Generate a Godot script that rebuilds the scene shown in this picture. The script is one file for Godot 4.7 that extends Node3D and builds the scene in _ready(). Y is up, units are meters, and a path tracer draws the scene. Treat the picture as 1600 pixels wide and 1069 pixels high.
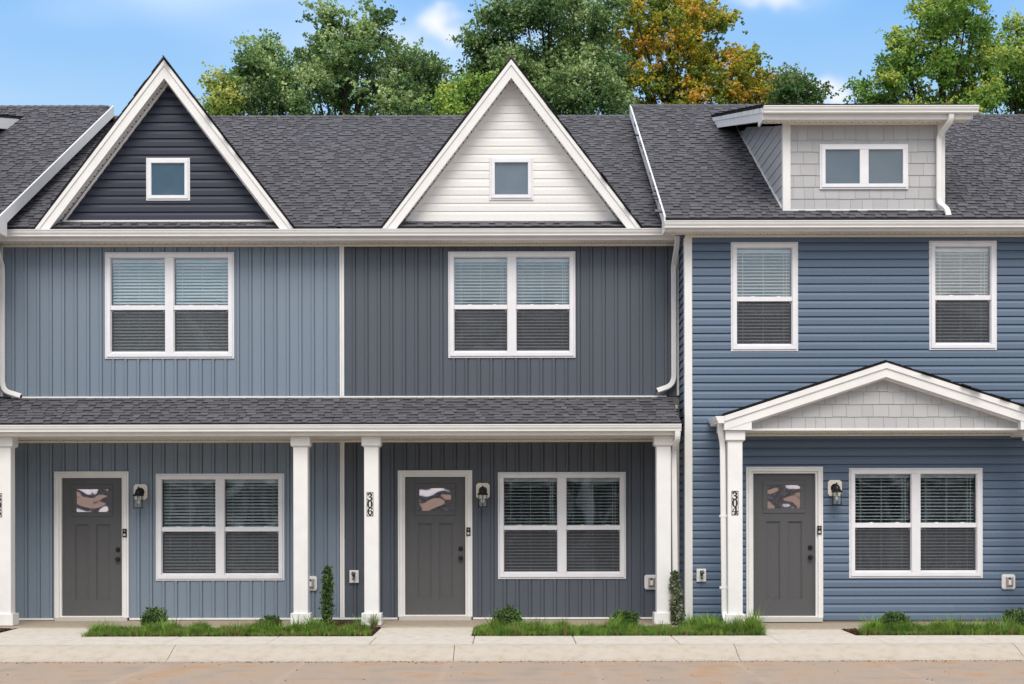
extends Node3D
# A row of new townhouses across a dusty lane. Metres, y up, the middle houses' front wall at z = 0, the lane towards +z.

const EYE := Vector3(0, 1.69, 23.8)
const FOCAL := 2500.0

var taken := {}
var M := {}
var rng := RandomNumberGenerator.new()


class Mb:
	var v := PackedVector3Array()
	var n := PackedVector3Array()
	var c := PackedColorArray()
	var col := Color.WHITE
	var t := Transform3D.IDENTITY

	func tri(a: Vector3, b: Vector3, d: Vector3) -> void:
		a = t * a
		b = t * b
		d = t * d
		var m := (b - a).cross(d - a)
		if m.length_squared() < 1e-14:
			return
		m = m.normalized()
		v.append(a)
		v.append(d)
		v.append(b)
		for i in 3:
			n.append(m)
			c.append(col)

	func quad(a: Vector3, b: Vector3, d: Vector3, e: Vector3) -> void:
		tri(a, b, d)
		tri(a, d, e)

	func squad(p: Array, m: Array) -> void:   # a quad with its own normals
		for k in [0, 2, 1, 0, 3, 2]:
			v.append(t * (p[k] as Vector3))
			n.append((t.basis * (m[k] as Vector3)).normalized())
			c.append(col)

	func box(x0: float, x1: float, y0: float, y1: float, z0: float, z1: float) -> void:
		var a := Vector3(x0, y0, z1)
		var b := Vector3(x1, y0, z1)
		var d := Vector3(x1, y1, z1)
		var e := Vector3(x0, y1, z1)
		var f := Vector3(x0, y0, z0)
		var g := Vector3(x1, y0, z0)
		var h := Vector3(x1, y1, z0)
		var i := Vector3(x0, y1, z0)
		quad(a, b, d, e)
		quad(g, f, i, h)
		quad(f, a, e, i)
		quad(b, g, h, d)
		quad(e, d, h, i)
		quad(f, g, b, a)

	# front-facing board with chamfered front edges
	func board(x0: float, x1: float, y0: float, y1: float, z0: float, z1: float, k := 0.006) -> void:
		var o := [Vector3(x0, y0, z1 - k), Vector3(x1, y0, z1 - k), Vector3(x1, y1, z1 - k), Vector3(x0, y1, z1 - k)]
		var f := [Vector3(x0 + k, y0 + k, z1), Vector3(x1 - k, y0 + k, z1), Vector3(x1 - k, y1 - k, z1), Vector3(x0 + k, y1 - k, z1)]
		var b := [Vector3(x0, y0, z0), Vector3(x1, y0, z0), Vector3(x1, y1, z0), Vector3(x0, y1, z0)]
		quad(f[0], f[1], f[2], f[3])
		quad(b[1], b[0], b[3], b[2])
		for i in 4:
			var j := (i + 1) % 4
			quad(o[i], o[j], f[j], f[i])
			quad(b[i], b[j], o[j], o[i])

	# a polygon (p, q) pushed along an axis from a to b: "z" puts it in xy, "x" puts (p, q) at (z, y)
	func push(poly: PackedVector2Array, axis: String, a: float, b: float) -> void:
		if Geometry2D.is_polygon_clockwise(poly):
			poly = poly.duplicate()
			poly.reverse()
		var at := func(p: Vector2, w: float) -> Vector3:
			return Vector3(p.x, p.y, w) if axis == "z" else Vector3(-w, p.y, p.x)
		if axis == "x":
			var s := a
			a = -b
			b = -s
		for i in poly.size():
			var p := poly[i]
			var q := poly[(i + 1) % poly.size()]
			quad(at.call(p, b), at.call(p, a), at.call(q, a), at.call(q, b))
		var k := Geometry2D.triangulate_polygon(poly)
		for i in range(0, k.size(), 3):
			tri(at.call(poly[k[i]], b), at.call(poly[k[i + 1]], b), at.call(poly[k[i + 2]], b))
			tri(at.call(poly[k[i]], a), at.call(poly[k[i + 2]], a), at.call(poly[k[i + 1]], a))

	func lathe(profile: Array, at: Vector3, seg := 16) -> void:
		for i in profile.size() - 1:
			var p: Vector2 = profile[i]
			var q: Vector2 = profile[i + 1]
			var d := q - p
			var m := Vector2(d.y, -d.x).normalized()
			for k in seg:
				var a0 := TAU * k / seg
				var a1 := TAU * (k + 1) / seg
				var u0 := Vector3(sin(a0), 0, cos(a0))
				var u1 := Vector3(sin(a1), 0, cos(a1))
				squad([at + u0 * p.x + Vector3.UP * p.y, at + u1 * p.x + Vector3.UP * p.y, at + u1 * q.x + Vector3.UP * q.y, at + u0 * q.x + Vector3.UP * q.y], [u0 * m.x + Vector3.UP * m.y, u1 * m.x + Vector3.UP * m.y, u1 * m.x + Vector3.UP * m.y, u0 * m.x + Vector3.UP * m.y])

	func tube(path: Array, radii: Array, seg := 7) -> void:
		var side := Vector3.RIGHT
		var rings := []
		for i in path.size():
			var d: Vector3 = (path[mini(i + 1, path.size() - 1)] - path[maxi(i - 1, 0)]).normalized()
			if absf(d.dot(side)) > 0.9:
				side = Vector3.FORWARD
			side = (side - d * side.dot(d)).normalized()
			var up := d.cross(side)
			var ring := []
			for k in seg:
				var a := TAU * k / seg
				ring.append(side * cos(a) + up * sin(a))
			rings.append(ring)
		for i in path.size() - 1:
			for k in seg:
				var j := (k + 1) % seg
				var a: Vector3 = rings[i][k]
				var b: Vector3 = rings[i][j]
				var d: Vector3 = rings[i + 1][j]
				var e: Vector3 = rings[i + 1][k]
				squad([path[i] + a * radii[i], path[i] + b * radii[i], path[i + 1] + d * radii[i + 1], path[i + 1] + e * radii[i + 1]], [a, b, d, e])

	# a rectangular pipe w (first side) by d along a path
	func pipe(path: Array, w: float, d: float, side: Vector3) -> void:
		var rings := []
		for i in path.size():
			var f: Vector3 = (path[mini(i + 1, path.size() - 1)] - path[maxi(i - 1, 0)]).normalized()
			side = (side - f * side.dot(f)).normalized()
			var o := f.cross(side)
			var k := minf(w, d) * 0.16
			var ring := []
			for s in [[-1, -1], [1, -1], [1, 1], [-1, 1]]:
				var hx: float = s[0] * w * 0.5
				var hy: float = s[1] * d * 0.5
				var p1: Vector3 = path[i] + side * (hx - s[0] * k) + o * hy
				var p2: Vector3 = path[i] + side * hx + o * (hy - s[1] * k)
				if s[0] * s[1] > 0:
					ring.append(p2)
					ring.append(p1)
				else:
					ring.append(p1)
					ring.append(p2)
			rings.append(ring)
		for i in path.size() - 1:
			for k in 8:
				quad(rings[i][k], rings[i][(k + 1) % 8], rings[i + 1][(k + 1) % 8], rings[i + 1][k])
		for e in [0, path.size() - 1]:
			for k in range(1, 7):
				tri(rings[e][0], rings[e][k], rings[e][k + 1])

	func mesh() -> ArrayMesh:
		var a := []
		a.resize(Mesh.ARRAY_MAX)
		a[Mesh.ARRAY_VERTEX] = v
		a[Mesh.ARRAY_NORMAL] = n
		a[Mesh.ARRAY_COLOR] = c
		var m := ArrayMesh.new()
		m.add_surface_from_arrays(Mesh.PRIMITIVE_TRIANGLES, a)
		return m


func rounded(points: Array, r: float, steps := 4) -> Array:
	var out := [points[0]]
	for i in range(1, points.size() - 1):
		var a: Vector3 = points[i] + (points[i - 1] - points[i]).limit_length(r)
		var b: Vector3 = points[i] + (points[i + 1] - points[i]).limit_length(r)
		for k in steps + 1:
			var s := float(k) / steps
			out.append(a.lerp(points[i], s).lerp((points[i] as Vector3).lerp(b, s), s))
	out.append(points[-1])
	return out


func numbered(called: String, parent: Node) -> String:
	var key := "%d/%s" % [parent.get_instance_id(), called]
	taken[key] = taken.get(key, -1) + 1
	return called if taken[key] == 0 else "%s_%03d" % [called, taken[key]]


func tag(o: Node, label: String, category := "", group := "", kind := "") -> Node:
	if label:
		o.set_meta("label", label)
	if category:
		o.set_meta("category", category)
	if group:
		o.set_meta("group", group)
	if kind:
		o.set_meta("kind", kind)
	return o


func put_mesh(called: String, mesh: Mesh, m: Material, parent: Node = self) -> MeshInstance3D:
	var o := MeshInstance3D.new()
	o.name = numbered(called, parent)
	o.mesh = mesh
	o.material_override = m
	parent.add_child(o, true)
	return o


func obj(called: String, b: Mb, m: Material, parent: Node = self) -> MeshInstance3D:
	return put_mesh(called, b.mesh(), m, parent)


func thing(called: String, label: String, category: String, at := Vector3.ZERO, group := "") -> Node3D:
	var o := Node3D.new()
	o.name = numbered(called, self)
	o.position = at
	add_child(o, true)
	tag(o, label, category, group)
	return o


func struct(o: Node) -> Node:
	o.set_meta("kind", "structure")
	return o


func lin(r: float, g: float, b: float) -> Color:
	return Color(r, g, b).linear_to_srgb()


func ramp(stops: Array) -> Gradient:
	var g := Gradient.new()
	var o := PackedFloat32Array()
	var c := PackedColorArray()
	for s in stops:
		o.append(s[0])
		c.append(s[1])
	g.offsets = o
	g.colors = c
	return g


func noise_texture(frequency: float, octaves: int, g: Gradient, size := 512, sd := 1, kind := FastNoiseLite.TYPE_SIMPLEX_SMOOTH, bump := 0.0) -> NoiseTexture2D:
	var t := NoiseTexture2D.new()
	var f := FastNoiseLite.new()
	f.noise_type = kind
	f.frequency = frequency
	f.fractal_octaves = octaves
	f.seed = sd
	t.noise = f
	t.width = size
	t.height = size
	t.seamless = true
	if g:
		t.color_ramp = g
	if bump > 0.0:
		t.as_normal_map = true
		t.bump_strength = bump
	return t


func grey(a: float, b: float) -> Gradient:
	return ramp([[0.0, Color(a, a, a)], [1.0, Color(b, b, b)]])


func mat(called: String, c: Color, rough := 0.7, spec := 0.5) -> StandardMaterial3D:
	var m := StandardMaterial3D.new()
	m.resource_name = called
	m.albedo_color = c
	m.roughness = rough
	m.metallic_specular = spec
	M[called] = m
	return m


func world_map(m: StandardMaterial3D, t: Texture2D, period: float, b: Texture2D = null, strength := 1.0) -> StandardMaterial3D:
	m.albedo_texture = t
	m.uv1_triplanar = true
	m.uv1_world_triplanar = true
	m.uv1_scale = Vector3.ONE / period
	if b:
		m.normal_enabled = true
		m.normal_texture = b
		m.normal_scale = strength
	return m


func materials() -> void:
	var fine := noise_texture(0.05, 4, grey(0.965, 1.0), 512, 3)
	var fine_bump := noise_texture(0.08, 3, null, 512, 4, FastNoiseLite.TYPE_SIMPLEX_SMOOTH, 3.0)
	var soft := noise_texture(0.012, 4, grey(0.965, 1.0), 512, 5)
	# painted trim, a little dusty
	for a in [["white", 0.80, 0.80, 0.815, 0.45], ["trim", 0.80, 0.795, 0.80, 0.5], ["cream", 0.82, 0.78, 0.71, 0.6]]:
		world_map(mat(a[0], lin(a[1], a[2], a[3]), a[4], 0.4), soft, 2.3)
	world_map(mat("vinyl_frame", lin(0.80, 0.80, 0.85), 0.4, 0.45), soft, 1.7)
	# vinyl siding, three tones of each colour so that boards differ a little
	var sidings := {"slate": [0.194, 0.246, 0.316], "graphite": [0.089, 0.105, 0.134], "blue": [0.112, 0.162, 0.243], "navy": [0.030, 0.036, 0.062], "pale": [0.80, 0.79, 0.785], "shake": [0.45, 0.453, 0.470]}
	for s in sidings:
		for k in 3:
			var q: float = [0.965, 1.0, 1.03][k]
			var c: Array = sidings[s]
			world_map(mat("%s_%d" % [s, k], lin(c[0] * q, c[1] * q, c[2] * q), 0.5 if s != "shake" else 0.6, 0.4), fine, 0.7 if s == "shake" else 1.3, fine_bump, 0.22 if s == "shake" else 0.03)
	world_map(mat("shingle", Color.WHITE, 0.92, 0.2), noise_texture(0.3, 2, grey(0.62, 1.0), 512, 7), 0.9, noise_texture(0.3, 2, null, 512, 8, FastNoiseLite.TYPE_SIMPLEX_SMOOTH, 6.0), 0.6)
	M.shingle.vertex_color_use_as_albedo = true
	mat("felt", lin(0.03, 0.03, 0.034), 0.9, 0.2)
	world_map(mat("door_paint", lin(0.097, 0.099, 0.106), 0.42, 0.4), fine, 1.1, fine_bump, 0.15)
	mat("black_metal", lin(0.012, 0.012, 0.013), 0.38, 0.5).metallic = 0.3
	mat("black", lin(0.004, 0.004, 0.004), 0.9, 0.1)
	mat("ink", lin(0.012, 0.011, 0.011), 0.5, 0.4)
	mat("grey_plastic", lin(0.36, 0.32, 0.31), 0.35, 0.5)
	mat("brass", lin(0.10, 0.11, 0.07), 0.4, 0.5).metallic = 0.6
	mat("button", lin(0.55, 0.55, 0.53), 0.3, 0.5)
	mat("aluminium", lin(0.47, 0.465, 0.46), 0.55, 0.5)
	mat("blind", lin(0.60, 0.72, 0.755), 0.5, 0.4)
	mat("plaster", lin(0.24, 0.235, 0.225), 0.9, 0.2)
	mat("plywood", lin(0.22, 0.18, 0.13), 0.9, 0.2)
	var g := mat("glass", Color(0.1, 0.14, 0.14, 0.012), 0.0, 1.0)
	g.transparency = BaseMaterial3D.TRANSPARENCY_ALPHA
	var p := mat("attic_glass", Color(0.29, 0.40, 0.48, 0.42), 0.0, 1.0)
	p.transparency = BaseMaterial3D.TRANSPARENCY_ALPHA
	var f := mat("door_glass", lin(0.045, 0.042, 0.045), 0.03, 1.0)
	f.metallic = 0.0
	f.clearcoat_enabled = true
	f.clearcoat = 1.0
	f.clearcoat_roughness = 0.02
	var sc := mat("screen_mesh", Color(lin(0.10, 0.10, 0.115), 0.46), 0.8, 0.2)
	sc.transparency = BaseMaterial3D.TRANSPARENCY_ALPHA
	var lg := mat("lamp_glass", Color(0.95, 0.97, 0.97, 0.06), 0.02, 0.7)
	lg.transparency = BaseMaterial3D.TRANSPARENCY_ALPHA
	# ground
	var cb := noise_texture(0.14, 4, null, 512, 12, FastNoiseLite.TYPE_SIMPLEX_SMOOTH, 5.0)
	world_map(mat("concrete", lin(0.62, 0.58, 0.525), 0.85, 0.3), noise_texture(0.02, 5, ramp([[0.0, Color(0.90, 0.88, 0.86)], [0.45, Color(0.97, 0.965, 0.955)], [1.0, Color.WHITE]]), 512, 11), 2.1, cb, 0.3)
	world_map(mat("kerb_concrete", lin(0.51, 0.465, 0.41), 0.85, 0.3), noise_texture(0.018, 5, ramp([[0.0, Color(0.90, 0.87, 0.82)], [0.4, Color(0.97, 0.955, 0.935)], [1.0, Color.WHITE]]), 512, 13), 1.9, cb, 0.35)
	world_map(mat("slab_concrete", lin(0.40, 0.34, 0.275), 0.9, 0.3), M.concrete.albedo_texture, 1.3, cb, 0.3)
	var road := world_map(mat("road", lin(0.62, 0.505, 0.41), 0.95, 0.2), noise_texture(0.16, 4, ramp([[0.0, Color(0.50, 0.46, 0.43)], [0.38, Color(0.86, 0.85, 0.84)], [0.6, Color(0.94, 0.94, 0.94)], [1.0, Color.WHITE]]), 1024, 14), 1.7, noise_texture(0.2, 3, null, 1024, 15, FastNoiseLite.TYPE_SIMPLEX_SMOOTH, 8.0), 0.7)
	road.detail_enabled = true
	road.detail_blend_mode = BaseMaterial3D.BLEND_MODE_MUL
	road.detail_albedo = noise_texture(0.012, 4, ramp([[0.0, Color(1.0, 0.90, 0.80)], [0.36, Color(1.0, 0.975, 0.955)], [0.65, Color(0.97, 0.97, 0.98)], [1.0, Color(0.90, 0.91, 0.93)]]), 512, 16)
	road.detail_uv_layer = BaseMaterial3D.DETAIL_UV_2
	road.uv2_triplanar = true
	road.uv2_world_triplanar = true
	road.uv2_scale = Vector3.ONE / 6.0
	world_map(mat("soil", lin(0.085, 0.048, 0.033), 0.95, 0.2), noise_texture(0.1, 4, grey(0.5, 1.0), 512, 17), 0.8, cb, 1.2)
	world_map(mat("terrain", lin(0.06, 0.09, 0.03), 0.95, 0.2), soft, 9.0)
	var chip := mat("bark_chip", Color.WHITE, 0.9, 0.2)
	chip.vertex_color_use_as_albedo = true
	world_map(mat("bark", lin(0.10, 0.083, 0.068), 0.95, 0.2), noise_texture(0.05, 4, grey(0.5, 1.0), 512, 18), 1.0, cb, 1.0)
	for a in [["leaf", 0.8], ["blade", 0.6], ["shrub_leaf", 0.5]]:
		var l := mat(a[0], Color.WHITE, 0.5 if a[0] != "blade" else 0.55, 0.35)
		l.vertex_color_use_as_albedo = true
		l.backlight_enabled = true
		l.backlight = Color(a[1], a[1], a[1])


func sky_panorama() -> ImageTexture:
	var w := 2048
	var h := 1024
	var im := Image.create(w, h, false, Image.FORMAT_RGBF)
	var f := FastNoiseLite.new()
	f.noise_type = FastNoiseLite.TYPE_SIMPLEX_SMOOTH
	f.fractal_octaves = 5
	f.frequency = 0.42
	f.seed = 1548
	var fine := FastNoiseLite.new()
	fine.noise_type = FastNoiseLite.TYPE_SIMPLEX_SMOOTH
	fine.fractal_octaves = 5
	fine.frequency = 22.0
	fine.seed = 5
	var stops := [[0.0, Vector3(0.398, 0.506, 0.596)], [6.0, Vector3(0.337, 0.476, 0.602)], [10.0, Vector3(0.301, 0.452, 0.602)], [14.0, Vector3(0.259, 0.416, 0.602)], [17.5, Vector3(0.163, 0.337, 0.593)], [32.0, Vector3(0.102, 0.259, 0.530)], [90.0, Vector3(0.054, 0.169, 0.410)]]
	# small fair-weather puffs over the roofs: direction in x / -z, height / -z, half sizes, strength
	var puffs := [[-0.046, 0.3125, 0.013, 0.010, 1.0], [-0.038, 0.303, 0.012, 0.010, 0.75], [-0.067, 0.298, 0.017, 0.012, 0.33], [0.197, 0.268, 0.017, 0.0075, 0.95], [0.205, 0.264, 0.016, 0.006, 0.9], [0.163, 0.326, 0.022, 0.006, 0.7], [-0.085, 0.276, 0.02, 0.014, 0.2]]
	for y in h:
		var el := PI * 0.5 - (y + 0.5) / h * PI
		var deg := rad_to_deg(el)
		var base := Vector3(0.30, 0.26, 0.22)
		if deg >= 0.0:
			for k in stops.size() - 1:
				if deg <= stops[k + 1][0]:
					var s: float = (deg - stops[k][0]) / (stops[k + 1][0] - stops[k][0])
					base = (stops[k][1] as Vector3).lerp(stops[k + 1][1], s)
					break
		for x in w:
			var c := base
			if deg >= 0.0:
				var az := (x + 0.5) / w * TAU
				var d := Vector3(sin(az) * cos(el), sin(el), -cos(az) * cos(el))
				var q := Vector3(d.x, 0, d.z) / (d.y + 0.16)
				var k := f.get_noise_3d(q.x, 0.0, q.z)
				k = smoothstep(-0.30, 0.22, k) * smoothstep(0.0, 0.12, d.y)
				c = c.lerp(Vector3(0.83, 0.835, 0.84), k * 0.95)
				if d.z < -0.8 and d.y < 0.36:
					var ax := d.x / -d.z
					var ay := d.y / -d.z
					var wob := fine.get_noise_3d(ax * 3.0, ay * 4.5, 1.0)
					var sum := 0.0
					for p in puffs:
						var r2 := pow((ax - p[0]) / p[2], 2.0) + pow((ay - p[1]) / p[3], 2.0)
						sum = maxf(sum, p[4] * smoothstep(1.35, 0.1, sqrt(r2) + wob * 0.9))
					c = c.lerp(Vector3(0.62, 0.63, 0.64), sum)
			im.set_pixel(x, y, Color(c.x, c.y, c.z))
	return ImageTexture.create_from_image(im)


func lens_sky_and_sun() -> void:
	var cam := Camera3D.new()
	cam.name = "camera"
	cam.projection = Camera3D.PROJECTION_FRUSTUM
	cam.near = 0.1
	cam.far = 900.0
	cam.size = 1069.0 / FOCAL * cam.near
	cam.frustum_offset = Vector2(0.0, (812.0 - 534.5) / FOCAL * cam.near)
	cam.position = EYE
	cam.rotation.z = -0.0018
	add_child(cam)
	cam.current = true
	var e := Environment.new()
	e.background_mode = Environment.BG_SKY
	e.tonemap_mode = Environment.TONE_MAPPER_LINEAR
	e.tonemap_exposure = 1.62
	e.sdfgi_enabled = true
	e.ssao_enabled = true
	e.ssil_enabled = true
	var s := Sky.new()
	var p := PanoramaSkyMaterial.new()
	p.panorama = sky_panorama()
	s.sky_material = p
	e.sky = s
	var we := WorldEnvironment.new()
	we.name = "world_environment"
	we.environment = e
	add_child(we)
	var sun := DirectionalLight3D.new()
	sun.name = "sun"
	sun.light_energy = 0.46
	sun.light_color = Color(1.0, 0.965, 0.915)
	sun.light_angular_distance = 30.0
	sun.shadow_enabled = true
	sun.look_at_from_position(Vector3(0.4, 11.2, 9.4), Vector3.ZERO)
	add_child(sun)


# what is left of a rectangle when openings are taken out: [x0, x1, y0, y1] pieces
func spans(x0: float, x1: float, y0: float, y1: float, open: Array) -> Array:
	var xs := [x0, x1]
	for r in open:
		if r.position.y < y1 - 0.001 and r.end.y > y0 + 0.001:
			for q in [r.position.x, r.end.x]:
				if q > x0 + 0.001 and q < x1 - 0.001:
					xs.append(q)
	xs.sort()
	var out := []
	for i in xs.size() - 1:
		if xs[i + 1] - xs[i] < 0.002:
			continue
		var mid: float = (xs[i] + xs[i + 1]) * 0.5
		var cuts := []
		for r in open:
			if r.position.x < mid and r.end.x > mid and r.position.y < y1 and r.end.y > y0:
				cuts.append([maxf(r.position.y, y0), minf(r.end.y, y1)])
		cuts.sort_custom(func(a, b): return a[0] < b[0])
		var low := y0
		for k in cuts:
			if k[0] - low > 0.004:
				out.append([xs[i], xs[i + 1], low, k[0]])
			low = maxf(low, k[1])
		if y1 - low > 0.004:
			out.append([xs[i], xs[i + 1], low, y1])
	return out


const FACING_LEFT := Transform3D(Basis(Vector3(0, 0, 1), Vector3(0, 1, 0), Vector3(-1, 0, 0)), Vector3.ZERO)
const FACING_RIGHT := Transform3D(Basis(Vector3(0, 0, -1), Vector3(0, 1, 0), Vector3(1, 0, 0)), Vector3.ZERO)


# dutch lap courses from y0 to y1; ends(y) gives the left and right end at a height
func lap_siding(parent: Node, colour: String, y0: float, y1: float, pitch: float, ends: Callable, zf: float, open: Array, xf := Transform3D.IDENTITY) -> void:
	var shape := [[0.0, -0.012], [0.0, 0.0215], [0.03, 0.022], [0.55, 0.0185], [0.62, 0.0155], [0.76, 0.0085], [0.84, 0.0050], [0.90, 0.0035], [0.902, -0.012], [1.0, -0.012]]
	if colour == "pale":   # shallower profile on the white gable, shaped to soften its shadow lines
		shape = [[0.0, 0.002], [0.0, 0.0125], [0.03, 0.013], [0.62, 0.0115], [0.78, 0.0075], [0.9, 0.0045], [1.0, 0.003]]
	var y := y0
	while y < y1 - 0.01:
		var yt := minf(y + pitch, y1)
		var e0: Vector2 = ends.call(y)
		var e1: Vector2 = ends.call(yt)
		if e0.y - e0.x < 0.02:
			break
		var lo := minf(e0.x, e1.x)
		var hi := maxf(e0.y, e1.y)
		var runs := []
		for s in spans(lo, hi, y, yt, open):
			if s[1] - s[0] > 1.9 and rng.randf() < 0.55:   # two panels lapped at a seam
				var cut := lerpf(s[0], s[1], rng.randf_range(0.25, 0.75))
				runs.append([s[0], cut, s[2], s[3], 0.0018])
				runs.append([cut - 0.0, s[1], s[2], s[3], 0.0])
			else:
				runs.append([s[0], s[1], s[2], s[3], rng.randf() * 0.0006])
		for s in runs:
			var b := Mb.new()
			b.t = xf
			var pts := []
			for k in shape.size():
				var yy: float = y + shape[k][0] * pitch
				if yy < s[2] - 0.0001:
					if k + 1 < shape.size() and y + shape[k + 1][0] * pitch > s[2]:
						pts.append(Vector2(s[2], shape[k][1]))
					continue
				if yy > s[3]:
					if pts.size() and pts[-1].x < s[3] - 0.0005:
						pts.append(Vector2(s[3], shape[k][1]))
					break
				pts.append(Vector2(yy, shape[k][1]))
			var at := func(p: Vector2, left: bool) -> Vector3:
				var e: Vector2 = ends.call(clampf(p.x, y, yt))
				var x: float = maxf(s[0], e.x) if left else minf(s[1], e.y)
				return Vector3(x, p.x, zf + p.y + s[4])
			for k in pts.size() - 1:
				var a: Vector3 = at.call(pts[k], true)
				var q: Vector3 = at.call(pts[k], false)
				if q.x - a.x < 0.001 and k > 0:
					break
				b.quad(a, q, at.call(pts[k + 1], false), at.call(pts[k + 1], true))
			if b.v.size():
				obj("siding_board", b, M["%s_%d" % [colour, rng.randi() % 3]], parent)
		y += pitch


# board and batten: each piece is one flat with its batten
func batten_siding(parent: Node, colour: String, x0: float, x1: float, y0: float, y1: float, pitch: float, open: Array) -> void:
	var shape := [[0.0, -0.012], [0.012, -0.012], [0.014, 0.004], [pitch - 0.047, 0.004], [pitch - 0.0465, -0.004], [pitch - 0.041, -0.004], [pitch - 0.040, 0.016], [pitch - 0.002, 0.016], [pitch, -0.012]]
	var x := x0 - rng.randf() * 0.02
	while x < x1 - 0.004:
		var tone := rng.randi() % 3
		for s in spans(maxf(x, x0), minf(x + pitch, x1), y0, y1, open):
			var b := Mb.new()
			for k in shape.size() - 1:
				var xa: float = x + shape[k][0]
				var xb: float = x + shape[k + 1][0]
				if xb < s[0] or xa > s[1]:
					continue
				xa = maxf(xa, s[0])
				xb = minf(xb, s[1])
				b.quad(Vector3(xa, s[2], shape[k][1]), Vector3(xb, s[2], shape[k + 1][1]), Vector3(xb, s[3], shape[k + 1][1]), Vector3(xa, s[3], shape[k][1]))
			if b.v.size():
				obj("siding_board", b, M["%s_%d" % [colour, tone]], parent)
		x += pitch


# rows of shakes inside a polygon, each a piece of its own
func shakes(parent: Node, rows: Array, clip: PackedVector2Array, zf: float, open: Array, xf := Transform3D.IDENTITY, wide := false) -> void:
	var lo := clip[0].x
	var hi := clip[0].x
	for p in clip:
		lo = minf(lo, p.x)
		hi = maxf(hi, p.x)
	for i in rows.size() - 1:
		var y0: float = rows[i]
		var y1: float = rows[i + 1]
		var x := lo - rng.randf() * 0.1
		while x < hi:
			var w := rng.randf_range(0.13, 0.235) if not wide else hi - lo + 0.2
			var drop := rng.randf_range(-0.004, 0.003)
			var r := PackedVector2Array([Vector2(x, y0 + drop), Vector2(x + w - 0.0035, y0 + drop), Vector2(x + w - 0.0035, y1 - 0.001), Vector2(x, y1 - 0.001)])
			x += w
			var left := Geometry2D.intersect_polygons(r, clip)
			for o in open:
				var rest: Array[PackedVector2Array] = []
				for q in left:
					rest.append_array(Geometry2D.clip_polygons(q, PackedVector2Array([o.position, Vector2(o.end.x, o.position.y), o.end, Vector2(o.position.x, o.end.y)])))
				left = rest
			for poly in left:
				if poly.size() < 3:
					continue
				if Geometry2D.is_polygon_clockwise(poly):
					poly.reverse()
				var b := Mb.new()
				b.t = xf
				var z := func(p: Vector2) -> float: return zf + lerpf(0.015, 0.0055, clampf((p.y - y0) / (y1 - y0), 0.0, 1.0))
				for k in range(1, poly.size() - 1):
					b.tri(Vector3(poly[0].x, poly[0].y, z.call(poly[0])), Vector3(poly[k].x, poly[k].y, z.call(poly[k])), Vector3(poly[k + 1].x, poly[k + 1].y, z.call(poly[k + 1])))
				for k in poly.size():
					var p := poly[k]
					var q := poly[(k + 1) % poly.size()]
					b.quad(Vector3(p.x, p.y, zf - 0.002), Vector3(q.x, q.y, zf - 0.002), Vector3(q.x, q.y, z.call(q)), Vector3(p.x, p.y, z.call(p)))
				obj("shingle" if not wide else "siding_board", b, M["shake_%d" % (rng.randi() % 3)], parent)


# roof shingles over a sloping rectangle: at is the low left corner, along its eave, up its slope; laid as one part
func roof_shingles(parent: Node, at: Vector3, along: Vector3, up: Vector3, lift := 0.0) -> MeshInstance3D:
	var b := Mb.new()
	var wide := along.length()
	var high := up.length()
	var u := along / wide
	var s := up / high
	var n := u.cross(s)
	var e := 0.143
	var rows := int(ceil(high / e))
	for i in rows:
		var v0 := i * e
		var v1 := minf(v0 + e, high)
		var tops := 0.002 + lift
		var buts := 0.009 + lift
		var x := -rng.randf() * 0.2
		var tab := rng.randf() < 0.5
		var wave := 0.0
		while x < wide:
			var w := rng.randf_range(0.07, 0.19)
			var a := maxf(x, 0.0)
			var z := minf(x + w, wide)
			x += w
			var hgt := buts + (0.006 if tab else 0.0)
			var g := rng.randf_range(0.175, 0.225) * (1.05 if tab else 0.93)
			if rng.randf() < 0.12:
				g *= rng.randf_range(0.8, 1.2)
			var c := Color(g * 0.965, g * 0.95, g * 1.065)
			wave = rng.randf_range(-0.0015, 0.0015)
			var p := func(x2: float, v2: float, h2: float) -> Vector3: return at + u * x2 + s * v2 + n * h2
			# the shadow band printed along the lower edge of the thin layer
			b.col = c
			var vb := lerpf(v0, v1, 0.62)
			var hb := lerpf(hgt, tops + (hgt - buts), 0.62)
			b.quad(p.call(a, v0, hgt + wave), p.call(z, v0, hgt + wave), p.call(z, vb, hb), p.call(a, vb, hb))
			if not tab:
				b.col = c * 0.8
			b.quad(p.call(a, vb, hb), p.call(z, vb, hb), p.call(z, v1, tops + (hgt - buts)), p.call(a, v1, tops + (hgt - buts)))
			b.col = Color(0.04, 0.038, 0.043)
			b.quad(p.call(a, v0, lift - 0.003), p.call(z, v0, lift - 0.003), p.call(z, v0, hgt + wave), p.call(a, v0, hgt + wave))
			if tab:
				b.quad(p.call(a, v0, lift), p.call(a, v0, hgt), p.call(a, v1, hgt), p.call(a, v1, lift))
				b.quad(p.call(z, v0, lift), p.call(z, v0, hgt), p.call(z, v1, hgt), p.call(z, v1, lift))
			tab = not tab if rng.randf() < 0.85 else tab
	var o := obj("roof_shingles", b, M.shingle, parent)
	o.set_meta("kind", "stuff")
	return o


# an ogee gutter along x (or, with axis "x" and a turn, along another line), its back at zb and its rim at yt
func gutter_profile(zb: float, yt: float) -> PackedVector2Array:
	var out := PackedVector2Array()
	for p in [[0, 0], [0, -0.098], [0.084, -0.098], [0.089, -0.092], [0.089, -0.084], [0.083, -0.081], [0.091, -0.066], [0.103, -0.050], [0.109, -0.034], [0.111, -0.016], [0.120, -0.013], [0.120, 0.0]]:
		out.append(Vector2(zb + p[0], yt + p[1]))
	return out


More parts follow.
